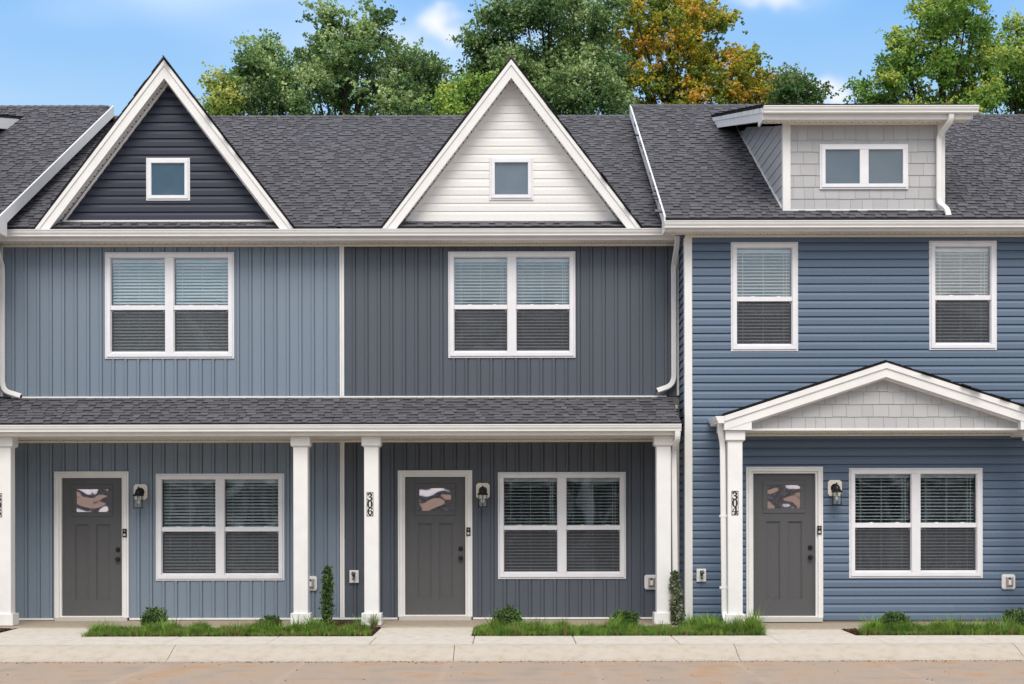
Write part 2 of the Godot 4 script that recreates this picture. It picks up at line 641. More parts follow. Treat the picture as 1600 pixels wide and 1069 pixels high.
func gutter(parent: Node, x0: float, x1: float, zb: float, yt: float) -> MeshInstance3D:
	var b := Mb.new()
	b.push(gutter_profile(zb, yt), "x", x0, x1)
	return obj("gutter", b, M.trim, parent)


# a vented soffit of grooved panels with its row of vent slots near the wall
func soffit(parent: Node, x0: float, x1: float, z0: float, z1: float, y: float, vent_z := 0.07) -> void:
	var x := x0
	while x < x1 - 0.001:
		var xb := minf(x + 0.305, x1)
		var b := Mb.new()
		for k in 3:
			var a := x + 0.1017 * k
			if a >= xb:
				break
			b.box(a + 0.003, minf(a + 0.0985, xb), y, y + 0.012, z0, z1)
		b.box(x, xb, y + 0.008, y + 0.016, z0, z1)
		obj("soffit_panel", b, M.cream, parent)
		x += 0.305
	var v := Mb.new()
	x = x0 + 0.05
	while x < x1 - 0.03:
		v.box(x - 0.008, x + 0.008, y - 0.002, y + 0.004, z0 + vent_z - 0.01, z0 + vent_z + 0.012)
		x += 0.1017
	obj("soffit_vents", v, M.black, parent).set_meta("kind", "stuff")


func pane(parent: Node, m: Material, x0: float, x1: float, y0: float, y1: float, z: float, sag: float, thick := 0.004, called := "pane") -> MeshInstance3D:
	var b := Mb.new()
	var g := 10
	var ph := [rng.randf() * TAU, rng.randf() * TAU]
	for side in 2:
		if side == 1 and thick <= 0.0:
			break
		var f := func(i: int, j: int) -> Array:
			var u := 2.0 * i / g - 1.0
			var v := 2.0 * j / g - 1.0
			var hx := (x1 - x0) * 0.5
			var hy := (y1 - y0) * 0.5
			var rip: float = sag * 0.10
			var h: float = -sag * (1.0 - u * u) * (1.0 - v * v) + rip * sin(3.1 * u + ph[0]) * sin(2.3 * v + ph[1])
			var dx: float = (2.0 * sag * u * (1.0 - v * v) + rip * 3.1 * cos(3.1 * u + ph[0]) * sin(2.3 * v + ph[1])) / hx
			var dy: float = (2.0 * sag * v * (1.0 - u * u) + rip * 2.3 * sin(3.1 * u + ph[0]) * cos(2.3 * v + ph[1])) / hy
			return [Vector3((x0 + x1) * 0.5 + u * hx, (y0 + y1) * 0.5 + v * hy, z + h - side * thick), Vector3(-dx, -dy, 1.0).normalized()]
		for i in g:
			for j in g:
				var a: Array = f.call(i, j)
				var q: Array = f.call(i + 1, j)
				var d: Array = f.call(i + 1, j + 1)
				var e: Array = f.call(i, j + 1)
				if side == 0:
					b.squad([a[0], q[0], d[0], e[0]], [a[1], q[1], d[1], e[1]])
				else:
					b.squad([q[0], a[0], e[0], d[0]], [-q[1], -a[1], -e[1], -d[1]])
	return obj(called, b, m, parent)


func blind(parent: Node, x0: float, x1: float, y0: float, y1: float, z: float, tilt: float, bottom := 0.0) -> void:
	var b := Mb.new()
	b.box(x0, x1, y1 - 0.045, y1, z - 0.02, z + 0.025)
	var y := y1 - 0.075
	while y > y0 + bottom + 0.03:
		var a := tilt + rng.randf_range(-0.025, 0.025)
		var sag := rng.randf_range(-0.001, 0.001)
		b.t = Transform3D(Basis(Vector3.RIGHT, a), Vector3(0, y + sag, z))
		b.box(x0 + 0.004, x1 - 0.004, -0.0017, 0.0017, -0.025, 0.025)
		b.t = Transform3D.IDENTITY
		y -= 0.0475
	b.box(x0 + 0.003, x1 - 0.003, y - 0.012, y + 0.006, z - 0.025, z + 0.025)
	for q in [0.12, 0.5, 0.88]:
		var x: float = lerpf(x0, x1, q)
		for zz in [z - 0.027, z + 0.027]:
			b.box(x - 0.0018, x + 0.0018, y, y1 - 0.03, zz - 0.001, zz + 0.001)
	b.box(x1 - 0.06, x1 - 0.055, lerpf(y0, y1, 0.42), y1 - 0.03, z + 0.034, z + 0.039)
	obj("blind_slats", b, M.blind, parent).set_meta("kind", "stuff")


# a white vinyl window in a wall whose face is at z; lites side by side, each a double-hung pair or one fixed pane
func window(parent: Node, r: Rect2, z: float, lites: int, hung := true, tilt := 0.0, screen := 1) -> void:
	var b := Mb.new()
	var x0 := r.position.x
	var x1 := r.end.x
	var y0 := r.position.y
	var y1 := r.end.y
	var fw := 0.083 if hung else 0.078
	var mul := 0.126
	# nailing flange and the frame that stands proud of it
	for q in [[0.0, 0.026, 0.024], [0.026, fw, 0.040]]:
		var i: float = q[0]
		var j: float = q[1]
		b.board(x0 + i, x1 - i, y1 - j, y1 - i, z - 0.05, z + q[2], 0.004)
		b.board(x0 + i, x1 - i, y0 + i, y0 + j, z - 0.05, z + q[2], 0.004)
		b.board(x0 + i, x0 + j, y0 + j, y1 - j, z - 0.05, z + q[2], 0.004)
		b.board(x1 - j, x1 - i, y0 + j, y1 - j, z - 0.05, z + q[2], 0.004)
	var w := obj("window", b, M.vinyl_frame, parent)
	var inner := (x1 - x0 - 2.0 * fw - (lites - 1) * mul) / lites
	for k in lites:
		var a := x0 + fw + k * (inner + mul)
		var c := a + inner
		var lo := y0 + fw
		var hi := y1 - fw
		if k + 1 < lites:
			var mb := Mb.new()
			mb.board(c, c + mul, lo, hi, z - 0.05, z + 0.037, 0.004)
			obj("mullion", mb, M.vinyl_frame, w)
		if not hung:
			pane(w, M.attic_glass, a, c, lo, hi, z + 0.006, 0.0022)
			pane(w, M.glass, a, c, lo, hi, z - 0.012, 0.0026)
			continue
		var mid := lo + (hi - lo) * 0.478
		var s := Mb.new()
		var o := 0.008
		s.board(a, c, mid - 0.035, mid + 0.032, z - 0.02, z + 0.014, 0.003)
		s.board(a, c, hi - o, hi, z - 0.02, z + 0.012, 0.002)
		s.board(a, a + o, mid + 0.032, hi - o, z - 0.02, z + 0.012, 0.002)
		s.board(c - o, c, mid + 0.032, hi - o, z - 0.02, z + 0.012, 0.002)
		for q in [0.3, 0.76]:
			var lx: float = lerpf(a, c, q)
			s.push(PackedVector2Array([Vector2(lx - 0.035, mid + 0.032), Vector2(lx + 0.035, mid + 0.032), Vector2(lx + 0.018, mid + 0.044), Vector2(lx - 0.018, mid + 0.044)]), "z", z - 0.04, z - 0.02)
		obj("upper_sash", s, M.vinyl_frame, w)
		var d := Mb.new()
		d.board(a, c, lo, lo + 0.026, z - 0.05, z - 0.004, 0.003)
		d.board(a, a + o, lo + 0.026, mid - 0.035, z - 0.05, z - 0.006, 0.002)
		d.board(c - o, c, lo + 0.026, mid - 0.035, z - 0.05, z - 0.006, 0.002)
		obj("lower_sash", d, M.vinyl_frame, w)
		var sag := rng.randf_range(0.0012, 0.0042)
		pane(w, M.glass, a + o, c - o, mid + 0.03, hi - o, z - 0.006, sag)
		pane(w, M.glass, a + o, c - o, mid + 0.03, hi - o, z - 0.022, -sag * 0.6)
		pane(w, M.glass, a + o, c - o, mid + 0.03, hi - o, z - 0.038, sag * 0.8)
		sag = rng.randf_range(0.0012, 0.0042)
		pane(w, M.glass, a + o, c - o, lo + 0.024, mid - 0.033, z - 0.030, sag)
		pane(w, M.glass, a + o, c - o, lo + 0.024, mid - 0.033, z - 0.046, -sag * 0.6)
		pane(w, M.glass, a + o, c - o, lo + 0.024, mid - 0.033, z - 0.060, sag * 0.8)
		if screen:
			var sm := pane(w, M.screen_mesh, a + o, c - o, lo + 0.024, mid - 0.033, z - 0.014, 0.0004, 0.0, "insect_screen")
			sm.set_meta("label", "dark grey insect screen over the lower sash")
			var tabs := Mb.new()
			for q in [a + o + 0.018, c - o - 0.018]:
				tabs.box(q - 0.008, q + 0.008, mid - 0.060, mid - 0.052, z - 0.013, z - 0.007)
				tabs.box(q - 0.008, q - 0.004, mid - 0.052, mid - 0.038, z - 0.013, z - 0.007)
			obj("screen_tabs", tabs, M.button, w)
		blind(w, a + 0.012, c - 0.012, lo + 0.01, hi - 0.012, z - 0.105, tilt)
	# the sill and reveal behind
	var v := Mb.new()
	v.box(x0 + 0.03, x1 - 0.03, y0 + 0.03, y0 + 0.06, z - 0.16, z - 0.052)
	obj("sill", v, M.plaster, w)


# a craftsman door: leaf with a lite over two tall panels, trim, threshold and black hardware. x is the middle, y the foot
func door(parent: Node, x: float, y: float, z: float) -> void:
	var hw := 0.447
	var h := 2.053
	var zr := z - 0.035
	var b := Mb.new()
	# stiles and rails of the leaf, the openings left between them
	var gx0 := x - 0.27
	var gx1 := x + 0.27
	var gy0 := y + 1.508
	var gy1 := y + 1.925
	var py0 := y + 0.238
	var py1 := y + 1.362
	b.box(x - hw, x - 0.262, y, y + h, zr - 0.04, zr)
	b.box(x + 0.262, x + hw, y, y + h, zr - 0.04, zr)
	b.box(x - 0.262, x + 0.262, y, py0, zr - 0.04, zr)
	b.box(x - 0.262, x + 0.262, py1, gy0, zr - 0.04, zr)
	b.box(x - 0.262, x + 0.262, gy1, y + h, zr - 0.04, zr)
	b.box(x - 0.055, x + 0.055, py0, py1, zr - 0.04, zr)
	var d := obj("door", b, M.door_paint, parent)
	for s in [-1.0, 1.0]:
		var p := Mb.new()
		var a: float = x - 0.262 if s < 0.0 else x + 0.055
		var c: float = a + 0.207
		p.box(a, c, py0, py1, zr - 0.035, zr - 0.020)
		for q in [[a, a + 0.012, py0, py1], [c - 0.012, c, py0, py1]]:
			p.box(q[0], q[1], q[2], q[3], zr - 0.020, zr - 0.009)
		p.box(a + 0.012, c - 0.012, py0, py0 + 0.012, zr - 0.020, zr - 0.009)
		p.box(a + 0.012, c - 0.012, py1 - 0.012, py1, zr - 0.020, zr - 0.009)
		obj("panel", p, M.door_paint, d)
	var f := Mb.new()
	f.board(x - 0.305, x + 0.305, gy1 - 0.04, gy1 + 0.03, zr - 0.02, zr + 0.012, 0.006)
	f.board(x - 0.305, x + 0.305, gy0 - 0.03, gy0 + 0.04, zr - 0.02, zr + 0.012, 0.006)
	f.board(x - 0.305, x - 0.235, gy0 + 0.04, gy1 - 0.04, zr - 0.02, zr + 0.012, 0.006)
	f.board(x + 0.235, x + 0.305, gy0 + 0.04, gy1 - 0.04, zr - 0.02, zr + 0.012, 0.006)
	obj("lite_frame", f, M.door_paint, d)
	crinkled_film(d, x - 0.238, x + 0.238, gy0 + 0.037, gy1 - 0.037, zr + 0.003)
	var k := Mb.new()
	for q in [[y + 0.985, "deadbolt"], [y + 0.845, "knob"]]:
		k = Mb.new()
		k.t = Transform3D(Basis(Vector3.RIGHT, PI / 2.0), Vector3(x + hw - 0.068, q[0], zr))
		if q[1] == "knob":
			k.lathe([Vector2(0.001, 0.0), Vector2(0.034, 0.0), Vector2(0.034, 0.010), Vector2(0.014, 0.014), Vector2(0.013, 0.034), Vector2(0.027, 0.042), Vector2(0.032, 0.054), Vector2(0.027, 0.066), Vector2(0.001, 0.070)], Vector3.ZERO, 18)
		else:
			k.lathe([Vector2(0.001, 0.0), Vector2(0.034, 0.0), Vector2(0.033, 0.018), Vector2(0.026, 0.026), Vector2(0.011, 0.028), Vector2(0.010, 0.024), Vector2(0.001, 0.024)], Vector3.ZERO, 18)
		obj(q[1], k, M.black_metal, d)
	# jambs and brick mould
	var t := Mb.new()
	for q in [[0.0, 0.030, 0.040], [0.030, 0.072, 0.048], [0.072, 0.1045, 0.020]]:
		var o0: float = hw + 0.106 - q[0]
		var o1: float = hw + 0.106 - q[1]
		var up0: float = y + h + 0.096 - q[0] * 0.92
		var up1: float = y + h + 0.096 - q[1] * 0.92
		t.board(x - o0, x + o0, up1, up0, z - 0.06, z + q[2], 0.004)
		t.board(x - o0, x - o1, y - 0.03, up1, z - 0.06, z + q[2], 0.004)
		t.board(x + o1, x + o0, y - 0.03, up1, z - 0.06, z + q[2], 0.004)
	obj("door_frame", t, M.trim, d)
	var s2 := Mb.new()
	s2.board(x - hw - 0.03, x + hw + 0.03, y - 0.020, y - 0.002, z - 0.08, z + 0.03, 0.004)
	obj("sill", s2, M.cream, d)
	var s3 := Mb.new()
	s3.board(x - hw - 0.09, x + hw + 0.09, y - 0.085, y - 0.0205, z - 0.02, z + 0.090, 0.004)
	obj("threshold", s3, M.aluminium, d)


# the lite still wears its crinkled protective film
func crinkled_film(parent: Node, x0: float, x1: float, y0: float, y1: float, z: float) -> void:
	var b := Mb.new()
	var nz := FastNoiseLite.new()
	nz.noise_type = FastNoiseLite.TYPE_SIMPLEX_SMOOTH
	nz.fractal_octaves = 2
	nz.fractal_gain = 0.3
	nz.frequency = rng.randf_range(1.4, 2.6)
	nz.seed = rng.randi() % 1000
	var deep := rng.randf_range(0.012, 0.022)
	var gx := 36
	var gy := 26
	var h := func(x: float, y: float) -> float: return nz.get_noise_2d(x, y * 1.3) * deep
	var f := func(i: int, j: int) -> Array:
		var x: float = lerpf(x0, x1, float(i) / gx)
		var y: float = lerpf(y0, y1, float(j) / gy)
		var e := 0.002
		var dx: float = (h.call(x + e, y) - h.call(x - e, y)) / (2.0 * e)
		var dy: float = (h.call(x, y + e) - h.call(x, y - e)) / (2.0 * e)
		return [Vector3(x, y, z + h.call(x, y) * 0.25), Vector3(-dx, -dy, 1.0).normalized()]
	for i in gx:
		for j in gy:
			var a: Array = f.call(i, j)
			var q: Array = f.call(i + 1, j)
			var d: Array = f.call(i + 1, j + 1)
			var e: Array = f.call(i, j + 1)
			b.squad([a[0], q[0], d[0], e[0]], [a[1], q[1], d[1], e[1]])
	tag(obj("pane", b, M.film, parent), "door lite under wrinkled shiny film")


func column(parent: Node, x: float, z: float, y0: float, y1: float) -> void:
	var b := Mb.new()
	b.board(x - 0.102, x + 0.102, y0 + 0.16, y1 - 0.13, z - 0.204, z, 0.006)
	var o := obj("column", b, M.trim, parent)
	var c := Mb.new()
	c.board(x - 0.136, x + 0.136, y1 - 0.135, y1, z - 0.238, z + 0.034, 0.006)
	c.board(x - 0.120, x + 0.120, y1 - 0.148, y1 - 0.135, z - 0.222, z + 0.018, 0.005)
	obj("column_cap", c, M.trim, o)
	var f := Mb.new()
	f.board(x - 0.140, x + 0.140, y0, y0 + 0.168, z - 0.242, z + 0.038, 0.006)
	obj("column_base", f, M.trim, o)


func downspout(parent: Node, path: Array, mouth := false) -> void:
	var b := Mb.new()
	var p := rounded(path, 0.07, 4)
	b.pipe(p, 0.076, 0.054, Vector3.RIGHT)
	var o := obj("downspout", b, M.trim, parent)
	if mouth:
		var m := Mb.new()
		var d: Vector3 = (p[-1] - p[-2]).normalized()
		m.pipe([p[-1] + d * 0.0015, p[-1] + d * 0.003], 0.062, 0.046, Vector3.UP.cross(d))
		obj("spout_mouth", m, M.black, o)


# the hidden body of a house: side, back and inner walls, floors and ceilings, so that rooms are closed and dark
func shell(parent: Node, x0: float, x1: float, zf: float, zb: float, open: Array, top: float, bottom := 0.0) -> void:
	var b := Mb.new()
	for s in spans(x0, x1, bottom, top, open):
		b.box(s[0], s[1], s[2], s[3], zf - 0.15, zf - 0.014)
	b.box(x0 + 0.004, x0 + 0.10, bottom, top, zb, zf - 0.151)
	b.box(x1 - 0.10, x1 - 0.004, bottom, top, zb, zf - 0.151)
	b.box(x0 + 0.101, x1 - 0.101, bottom, top, zb, zb + 0.15)
	b.box(x0 + 0.101, x1 - 0.101, 0.1, 0.18, zb + 0.151, zf - 0.151)
	b.box(x0 + 0.101, x1 - 0.101, 2.75, 3.0, zb + 0.151, zf - 0.151)
	b.box(x0 + 0.101, x1 - 0.101, top - 0.06, top - 0.01, zb + 0.151, zf - 0.151)
	b.box(x0 + 0.101, x1 - 0.101, 0.18, top - 0.06, zf - 5.2, zf - 5.08)
	obj("wall", b, M.plaster, parent)


func prism(parent: Node, called: String, m: Material, poly: Array, axis: String, a: float, b: float) -> MeshInstance3D:
	var o := Mb.new()
	o.push(PackedVector2Array(poly), axis, a, b)
	return obj(called, o, m, parent)


func plank(parent: Node, called: String, m: Material, x0: float, x1: float, y0: float, y1: float, z0: float, z1: float) -> MeshInstance3D:
	var o := Mb.new()
	o.board(x0, x1, y0, y1, z0, z1, minf(0.004, (x1 - x0) * 0.2))
	return obj(called, o, m, parent)


# the two raking boards of a gable: an apex height, a fall per metre, a foot height and the thickness down from the outer line
func rake_boards(parent: Node, called: String, m: Material, xc: float, apex: float, fall: float, foot: float, deep: float, z0: float, z1: float, half := 0.0) -> void:
	for s in [-1.0, 1.0]:
		if half > 0.0:   # plumb cut at the eave
			prism(parent, called, m, [Vector2(xc, apex), Vector2(xc + s * half, apex - half * fall), Vector2(xc + s * half, apex - half * fall - deep), Vector2(xc, apex - deep)], "z", z0, z1)
			continue
		var low := foot
		prism(parent, called, m, [Vector2(xc, apex), Vector2(xc + s * (apex - low) / fall, low), Vector2(xc + s * (apex - deep - low) / fall, low), Vector2(xc, apex - deep)], "z", z0, z1)


func steep_gable(house: Node, xc: float, colour: String, full: bool) -> void:
	var fall := 1.307
	var top := 8.44
	var foot := 5.945
	var g := obj("gable", gable_wall(xc, 8.2, 1.32, 6.06, 0.05, 0.146), M[colour + "_1"], house)
	var w := Rect2(xc - 0.323, 6.408, 0.646, 0.632)
	if full:
		lap_siding(g, colour, 6.128, 8.118, 0.1205, func(y: float) -> Vector2: return Vector2(xc - (8.118 - y) / 1.32, xc + (8.118 - y) / 1.32), 0.15, [Rect2(w.position + Vector2(0.02, 0.02), w.size - Vector2(0.04, 0.04))])
		window(house, w, 0.16, 1, false)
	plank(g, "base_trim", M.trim, xc - 1.54, xc + 1.54, 6.094, 6.124, 0.147, 0.178)
	rake_boards(g, "frieze_board", M.trim, xc, 8.176, 1.32, 6.10, 0.06, 0.147, 0.176)
	rake_boards(g, "rake_board", M.trim, xc, top - 0.032, fall, foot, 0.262, 0.402, 0.437)
	rake_boards(g, "rake_moulding", M.trim, xc, top - 0.030, fall, foot, 0.078, 0.438, 0.456)
	# panelled soffit under each slope
	var dir := Vector2(1.0, -fall).normalized()
	for s in [-1.0, 1.0]:
		var vents := Mb.new()
		var at := Vector2(0.0, top - 0.262)
		var run := 0.0
		while run < 2.72:
			var b := Mb.new()
			for k in 3:
				var r0 := run + 0.1017 * k
				var p := at + dir * (r0 + 0.0035)
				var q := at + dir * (r0 + 0.0985)
				b.push(PackedVector2Array([Vector2(xc + s * p.x, p.y), Vector2(xc + s * q.x, q.y), Vector2(xc + s * (q.x + 0.012), q.y + 0.008), Vector2(xc + s * (p.x + 0.012), p.y + 0.008)]), "z", 0.177, 0.401)
				var d := at + dir * (r0 + 0.05)
				vents.box(xc + s * d.x - 0.009, xc + s * d.x + 0.009, d.y - 0.012, d.y + 0.006, 0.215, 0.236)
			var p2 := at + dir * run
			var q2 := at + dir * (run + 0.305)
			b.push(PackedVector2Array([Vector2(xc + s * (p2.x + 0.010), p2.y + 0.0066), Vector2(xc + s * (q2.x + 0.010), q2.y + 0.0066), Vector2(xc + s * (q2.x + 0.03), q2.y + 0.02), Vector2(xc + s * (p2.x + 0.03), p2.y + 0.02)]), "z", 0.177, 0.401)
			obj("soffit_panel", b, M.trim, g)
			run += 0.305
		obj("soffit_vents", vents, M.black, g).set_meta("kind", "stuff")
	var roof := Mb.new()
	for s in [-1.0, 1.0]:
		var hx := (top - foot) / fall
		roof.push(PackedVector2Array([Vector2(xc, top - 0.004), Vector2(xc + s * hx, foot), Vector2(xc + s * (hx - 0.014), foot), Vector2(xc, top - 0.022)]), "z", -4.55, 0.462)
	var r := obj("gable_roof", roof, M.felt, house)
	var h := (top - foot) / fall
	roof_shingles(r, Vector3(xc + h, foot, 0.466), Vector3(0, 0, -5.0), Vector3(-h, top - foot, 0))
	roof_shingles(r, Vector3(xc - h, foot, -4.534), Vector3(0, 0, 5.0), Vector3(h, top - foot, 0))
	ridge_caps(r, Vector3(xc, top, 0.468), Vector3(0, 0, -1), 4.9, Vector3.RIGHT, fall)


func gable_wall(xc: float, apex: float, fall: float, foot: float, z0: float, z1: float) -> Mb:
	var b := Mb.new()
	b.push(PackedVector2Array([Vector2(xc, apex), Vector2(xc - (apex - foot) / fall, foot), Vector2(xc + (apex - foot) / fall, foot)]), "z", z0, z1)
	return b


func ridge_caps(parent: Node, at: Vector3, along: Vector3, length: float, across: Vector3, fall: float) -> void:
	var b := Mb.new()
	var n := int(length / 0.15)
	for i in n:
		var p := at + along * (i * 0.15)
		var q := at + along * (i * 0.15 + 0.16)
		var g := rng.randf_range(0.16, 0.23)
		b.col = Color(g * 0.97, g * 0.955, g * 1.06)
		for s in [-1.0, 1.0]:
			var o: Vector3 = (across * s - Vector3.UP * fall).normalized() * 0.13
			var up := Vector3.UP
			b.quad(p + up * 0.030, q + up * 0.016, q + o + up * 0.016, p + o + up * 0.030)
			b.quad(p, p + up * 0.030, p + o + up * 0.030, p + o)
			b.quad(p + o, p + o + up * 0.030, q + o + up * 0.016, q + o)
	obj("ridge_caps", b, M.shingle, parent).set_meta("kind", "stuff")


func main_roof(house: Node, x0: float, x1: float, ze: float, ye: float, zr: float, back: float, left_cap := 0.0) -> void:
	var yr := ye + (ze - zr) * 0.5
	var b := Mb.new()
	b.push(PackedVector2Array([Vector2(ze, ye - 0.004), Vector2(zr, yr - 0.004), Vector2(back, yr - (zr - back) * 0.5), Vector2(back, yr - (zr - back) * 0.5 - 0.12), Vector2(zr, yr - 0.13), Vector2(ze, ye - 0.06)]), "x", x0 + 0.035, x1 - 0.035)
	var r := obj("roof", b, M.felt, house)
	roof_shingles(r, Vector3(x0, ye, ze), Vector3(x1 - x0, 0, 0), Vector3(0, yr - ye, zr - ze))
	ridge_caps(r, Vector3(x0, yr + 0.004, zr), Vector3.RIGHT, x1 - x0, Vector3(0, 0, 1), 0.5)


# c: colours and the places of door, windows and columns along the front
func batten_house(called: String, label: String, c: Dictionary, full := true) -> Node3D:
	var h := thing(called, label, "townhouse", Vector3.ZERO, "townhouses of the row")
	var x0: float = c.x0
	var x1: float = c.x1
	var xc: float = c.xc
	var open := []
	var col: String = c.colour
	if full:
		open = [c.upper, c.lower, Rect2(c.door - 0.56, c.foot - 0.08, 1.12, 2.23)]
	var holes := []
	for r in open:
		holes.append(Rect2(r.position + Vector2(0.03, 0.03), r.size - Vector2(0.06, 0.06)))
	shell(h, x0, x1, 0.0, -12.0, holes, 5.8)
	# siding, split at every opening
	if full:
		batten_siding(h, col, x0 + 0.03, x1 - 0.03, 3.525, 5.757, 0.1856, holes)
		batten_siding(h, col, x0 + 0.03, x1 - 0.03, 0.236, 2.845, 0.1856, holes)
		window(h, c.upper, 0.0, 2, true, c.tilt_up)
		window(h, c.lower, 0.0, 2, true, c.tilt)
		door(h, c.door, c.foot, 0.0)
	# eaves
	plank(h, "frieze_board", M.cream, x0, x1, 5.754, 5.787, -0.005, 0.032)
	soffit(h, x0, x1, 0.033, 0.338, 5.788)
	plank(h, "fascia", M.trim, x0, x1, 5.783, 5.945, 0.340, 0.370)
	gutter(h, x0, c.get("gutter_end", x1), 0.371, 5.932)
	main_roof(h, x0, x1, 0.40, 5.975, -6.1, -12.6)
	steep_gable(h, xc, c.gable, full)
	# porch
	var p0: float = x0
	var p1: float = c.get("porch_end", x1)
	plank(h, "wall_flashing", M.trim, c.get("flash0", p0), c.get("flash1", p1), 3.503, 3.528, -0.004, 0.036)
	plank(h, "porch_frieze", M.cream, p0, p1, 2.842, 2.873, -0.005, 0.032)
	soffit(h, p0, p1, 0.033, 1.268, 2.874, 0.09)
	plank(h, "porch_fascia", M.trim, p0, p1, 2.874, 3.04, 1.270, 1.300)
	gutter(h, p0, p1, 1.301, 3.026)
	var d := prism(h, "porch_roof", M.felt, [Vector2(1.36, 3.040), Vector2(0.0, 3.502), Vector2(0.0, 3.40), Vector2(1.271, 2.95), Vector2(1.36, 3.0)], "x", p0, p1)
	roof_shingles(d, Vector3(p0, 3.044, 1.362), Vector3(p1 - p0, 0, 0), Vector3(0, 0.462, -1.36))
	if full:
		if c.has("porch_end"):
			prism(h, "porch_gable_end", M[col + "_1"], [Vector2(0.0, 3.40), Vector2(1.27, 2.95), Vector2(1.27, 2.88), Vector2(0.0, 2.88)], "x", p1 - 0.02, p1 - 0.004)
			plank(h, "kickout_trim", M.trim, p1 + 0.005, x1 - 0.035, 3.33, 3.385, -0.004, 0.05)
		for x in c.columns:
			column(h, x, 1.15, 0.2, 2.873)
		plank(h, "base_trim", M.trim, x0, c.door - 0.56, 0.206, 0.235, -0.005, 0.032)
		plank(h, "base_trim", M.trim, c.door + 0.56, x1, 0.206, 0.235, -0.005, 0.032)
		for x in c.strips:
			plank(h, "divider_strip", M.trim, x[0], x[1], 0.236, 2.841, -0.005, 0.034)
			plank(h, "divider_strip", M.trim, x[0], x[1], 3.529, 5.753, -0.005, 0.034)
		# foundation under the siding
		plank(h, "foundation", M.slab_concrete, x0, x1, -0.1, 0.205, -0.1, -0.008)
	return h


func lap_house(called: String, label: String, dx: float, full := true, col := "blue") -> Node3D:
	var h := thing(called, label, "townhouse", Vector3(dx, 0, 0), "townhouses of the row")
	var x0 := 2.50
	var x1 := 7.64
	var zf := 0.75
	var ul := Rect2(3.158, 4.105, 0.967, 1.575)
	var ur := Rect2(6.013, 4.118, 0.972, 1.575)
	var lo := Rect2(4.853, 0.838, 1.924, 1.584)
	var dr := Rect2(3.923 - 0.56, 0.215, 1.12, 2.23)
	var holes := []
	if full:
		for r in [ul, ur, lo, dr]:
			holes.append(Rect2(r.position + Vector2(0.03, 0.03), r.size - Vector2(0.06, 0.06)))
	shell(h, x0 + 0.02, x1 - 0.02, zf, -11.3, holes, 5.79)
	if full:
		lap_siding(h, col, 0.236, 5.748, 0.1182, func(_y: float) -> Vector2: return Vector2(2.596, 7.545), zf, holes)
		lap_siding(h, col, 0.236, 6.2, 0.1182, func(_y: float) -> Vector2: return Vector2(-0.02, 0.735), -2.512, [], FACING_LEFT)
		window(h, ul, zf, 1, true, 0.44)
		window(h, ur, zf, 1, true, 0.40)
		window(h, lo, zf, 2, true, 0.17)
		door(h, 3.923, 0.295, zf)
	else:
		plank(h, "siding", M.slate_1, x0 + 0.02, x1 - 0.02, 0.2, 5.75, zf - 0.004, zf + 0.01)
	for s in [[x0 - 0.012, 2.598], [7.542, x1 + 0.012]]:
		plank(h, "corner_board", M.trim, s[0], s[1], 0.215, 5.748, zf - 0.09, zf + 0.032)
	plank(h, "foundation", M.slab_concrete, x0 + 0.02, x1 - 0.02, -0.1, 0.234, zf - 0.1, zf - 0.004)
	# eaves
	plank(h, "frieze_board", M.cream, x0, x1, 5.747, 5.780, zf - 0.005, zf + 0.032)
	soffit(h, x0 - 0.30, x1 + 0.30, zf + 0.033, 1.088, 5.781)
	plank(h, "fascia", M.trim, 2.195, 7.945, 5.772, 5.925, 1.090, 1.120)
	gutter(h, 2.165, 7.975, 1.121, 5.905)
	main_roof(h, 2.182 if dx == 0.0 else 2.162, 7.978 if dx == 0.0 else 7.958, 1.15, 5.953, -5.45, -11.9)
	# raking ends with their boxed returns
	for s in [[2.165, 2.19, 2.192, 2.48, 0.020 if dx == 0.0 else -0.012], [7.95, 7.975, 7.66, 7.948, -0.012 if dx == 0.0 else 0.022]]:
		var k := prism(h, "rake_board", M.trim, [Vector2(1.119, 5.968 + s[4]), Vector2(-5.45, 9.252 + s[4]), Vector2(-5.45, 9.08), Vector2(0.76, 5.978), Vector2(0.76, 5.774), Vector2(1.119, 5.774)], "x", s[0], s[1])
		prism(k, "rake_soffit", M.trim, [Vector2(0.74, 6.03), Vector2(-5.45, 9.12), Vector2(-5.45, 9.09), Vector2(0.74, 6.0)], "x", s[2], s[3])
	prism(h, "side_wall", M[col + "_1"], [Vector2(0.7, 5.7), Vector2(0.7, 6.05), Vector2(-5.45, 9.1), Vector2(-11.0, 6.1), Vector2(-11.0, 5.7)], "x", 2.53, 2.6)
	prism(h, "side_wall", M[col + "_1"], [Vector2(0.7, 5.7), Vector2(0.7, 6.05), Vector2(-5.45, 9.1), Vector2(-11.0, 6.1), Vector2(-11.0, 5.7)], "x", 7.54, 7.61)
	shed_dormer(h, full)
	if full:
		porch_gable(h)
	else:
		plank(h, "door", M.door_paint, 3.5, 4.35, 0.28, 2.33, zf, zf + 0.02)
	return h


